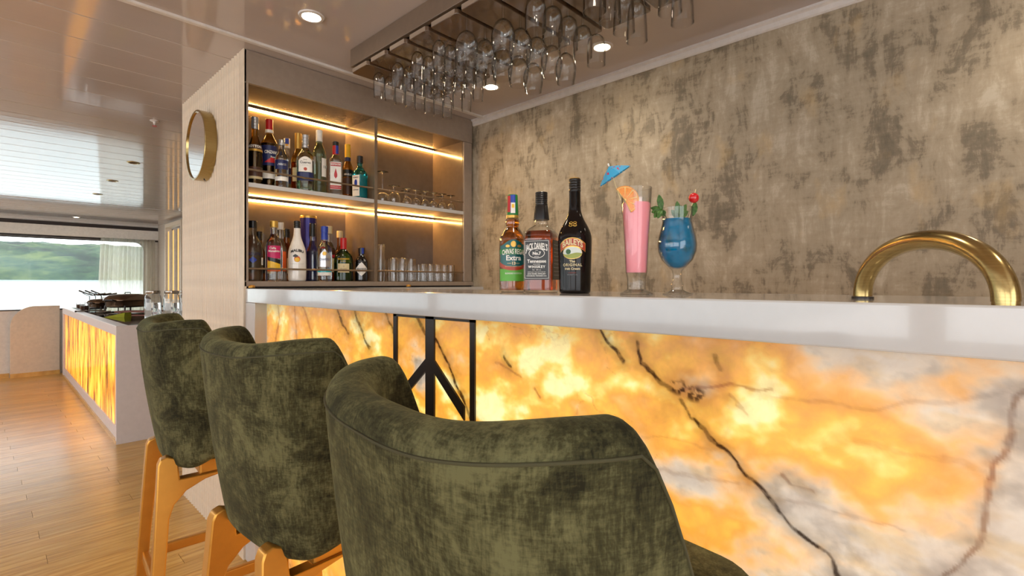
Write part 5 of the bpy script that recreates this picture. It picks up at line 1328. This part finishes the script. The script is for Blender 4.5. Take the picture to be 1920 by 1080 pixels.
def tongs(x, y, rz, label):
    t = thing('serving_tongs', label, 'tongs', (x, y, TZ), rz, 'tongs on the buffet')
    for s_ in (-1, 1): MB().tube([(-0.14, 0, 0.012), (0.0, s_ * 0.018, 0.014), (0.12, s_ * 0.03, 0.010)], [0.006, 0.005, 0.009], 8).build('arm', 'steel', t, smooth=40, world=False)
    MB().sphere((-0.14, 0, 0.012), 0.010, 10, 8).build('hinge', 'black', t, smooth=180, world=False)
tongs(0.86, 7.10, R(60), 'steel serving tongs lying on the black buffet top'); tongs(0.80, 7.45, R(20), 'second steel tongs lying farther back on the buffet')
ls = thing('lid_stand', 'black wire stand holding ladles behind the coffee cups', 'stand', (0.97, 8.45, TZ))
MB().box(0.87, 1.07, 8.40, 8.50, TZ, TZ + 0.012).build('foot_plate', 'black', ls)
for k in range(3):
    x = 0.90 + 0.06 * k
    MB().tube([(x, 8.45, TZ + 0.012), (x, 8.45, TZ + 0.16), (x - 0.07, 8.45, TZ + 0.20)], 0.005, 8).build('hook', 'black', ls)
    MB().tube([(x - 0.11, 8.44, TZ + 0.235), (x + 0.02, 8.44, TZ + 0.17), (x + 0.16, 8.44, TZ + 0.19)], [0.010, 0.006, 0.012], 8).build('ladle', 'steel', ls, smooth=40)

# ================================================================== CURTAIN
CUY = WY - 0.10
cu = MB(); vs_, fs_ = [], []; K = 150
for i in range(K + 1):
    t_ = i / K; x = lerp(1.33, SX - 0.06, t_)
    am = 0.034 * (0.7 + 0.3 * math.sin(t_ * 17)); yy = CUY + am * math.sin(t_ * 2 * math.pi * 13 + 0.8 * math.sin(t_ * 9))
    for j in range(7):
        h = j / 6; z = lerp(0.30, 2.03, h); k = 1 + 0.25 * (1 - h)
        vs_.append((x - 0.07 * (1 - h) * (1 - t_), CUY + (yy - CUY) * k, z))
for i in range(K):
    for j in range(6): a = i * 7 + j; fs_.append((a, a + 7, a + 8, a + 1))
tag(cu.add(vs_, fs_).build('sheer_curtain', 'sheer', smooth=180), 'pleated sheer cream curtain at the right of the far window', 'curtain')

# ================================================================== DISPLAY CASE ON THE SIDE WALL
dc = thing('display_case', 'tall cream display case with amber lit columns beyond the partition', 'display case', (SX - 0.03, 9.8, 0.75))
yA, yB, zA, zB = 9.36, 10.33, 0.92, 2.20
MB().box(SX - 0.012, SX - 0.001, yA, yB, zA, zB).build('back', 'mirror', dc)
MB().box(SX - 0.06, SX - 0.001, yB, yB + 0.05, zA, zB).build('stile', 'cream', dc, bevel=0.003); MB().box(SX - 0.06, SX - 0.001, yA - 0.05, yA, zA, zB).build('stile', 'cream', dc, bevel=0.003)
MB().box(SX - 0.06, SX - 0.001, yA - 0.05, yB + 0.05, zB, zB + 0.06).build('head', 'cream', dc, bevel=0.003); MB().box(SX - 0.06, SX - 0.001, yA - 0.05, yB + 0.05, zA - 0.06, zA).build('sill', 'cream', dc, bevel=0.003)
for yy in (10.17, 9.85, 9.53):
    MB().box(SX - 0.045, SX - 0.0125, yy - 0.06, yy + 0.06, zA + 0.002, zB - 0.06).build('lit_column', 'cream', dc, bevel=0.004)
    MB().box(SX - 0.050, SX - 0.0455, yy - 0.02, yy + 0.02, zA + 0.05, zB - 0.08).build('lamp_strip', 'amberlamp', dc)
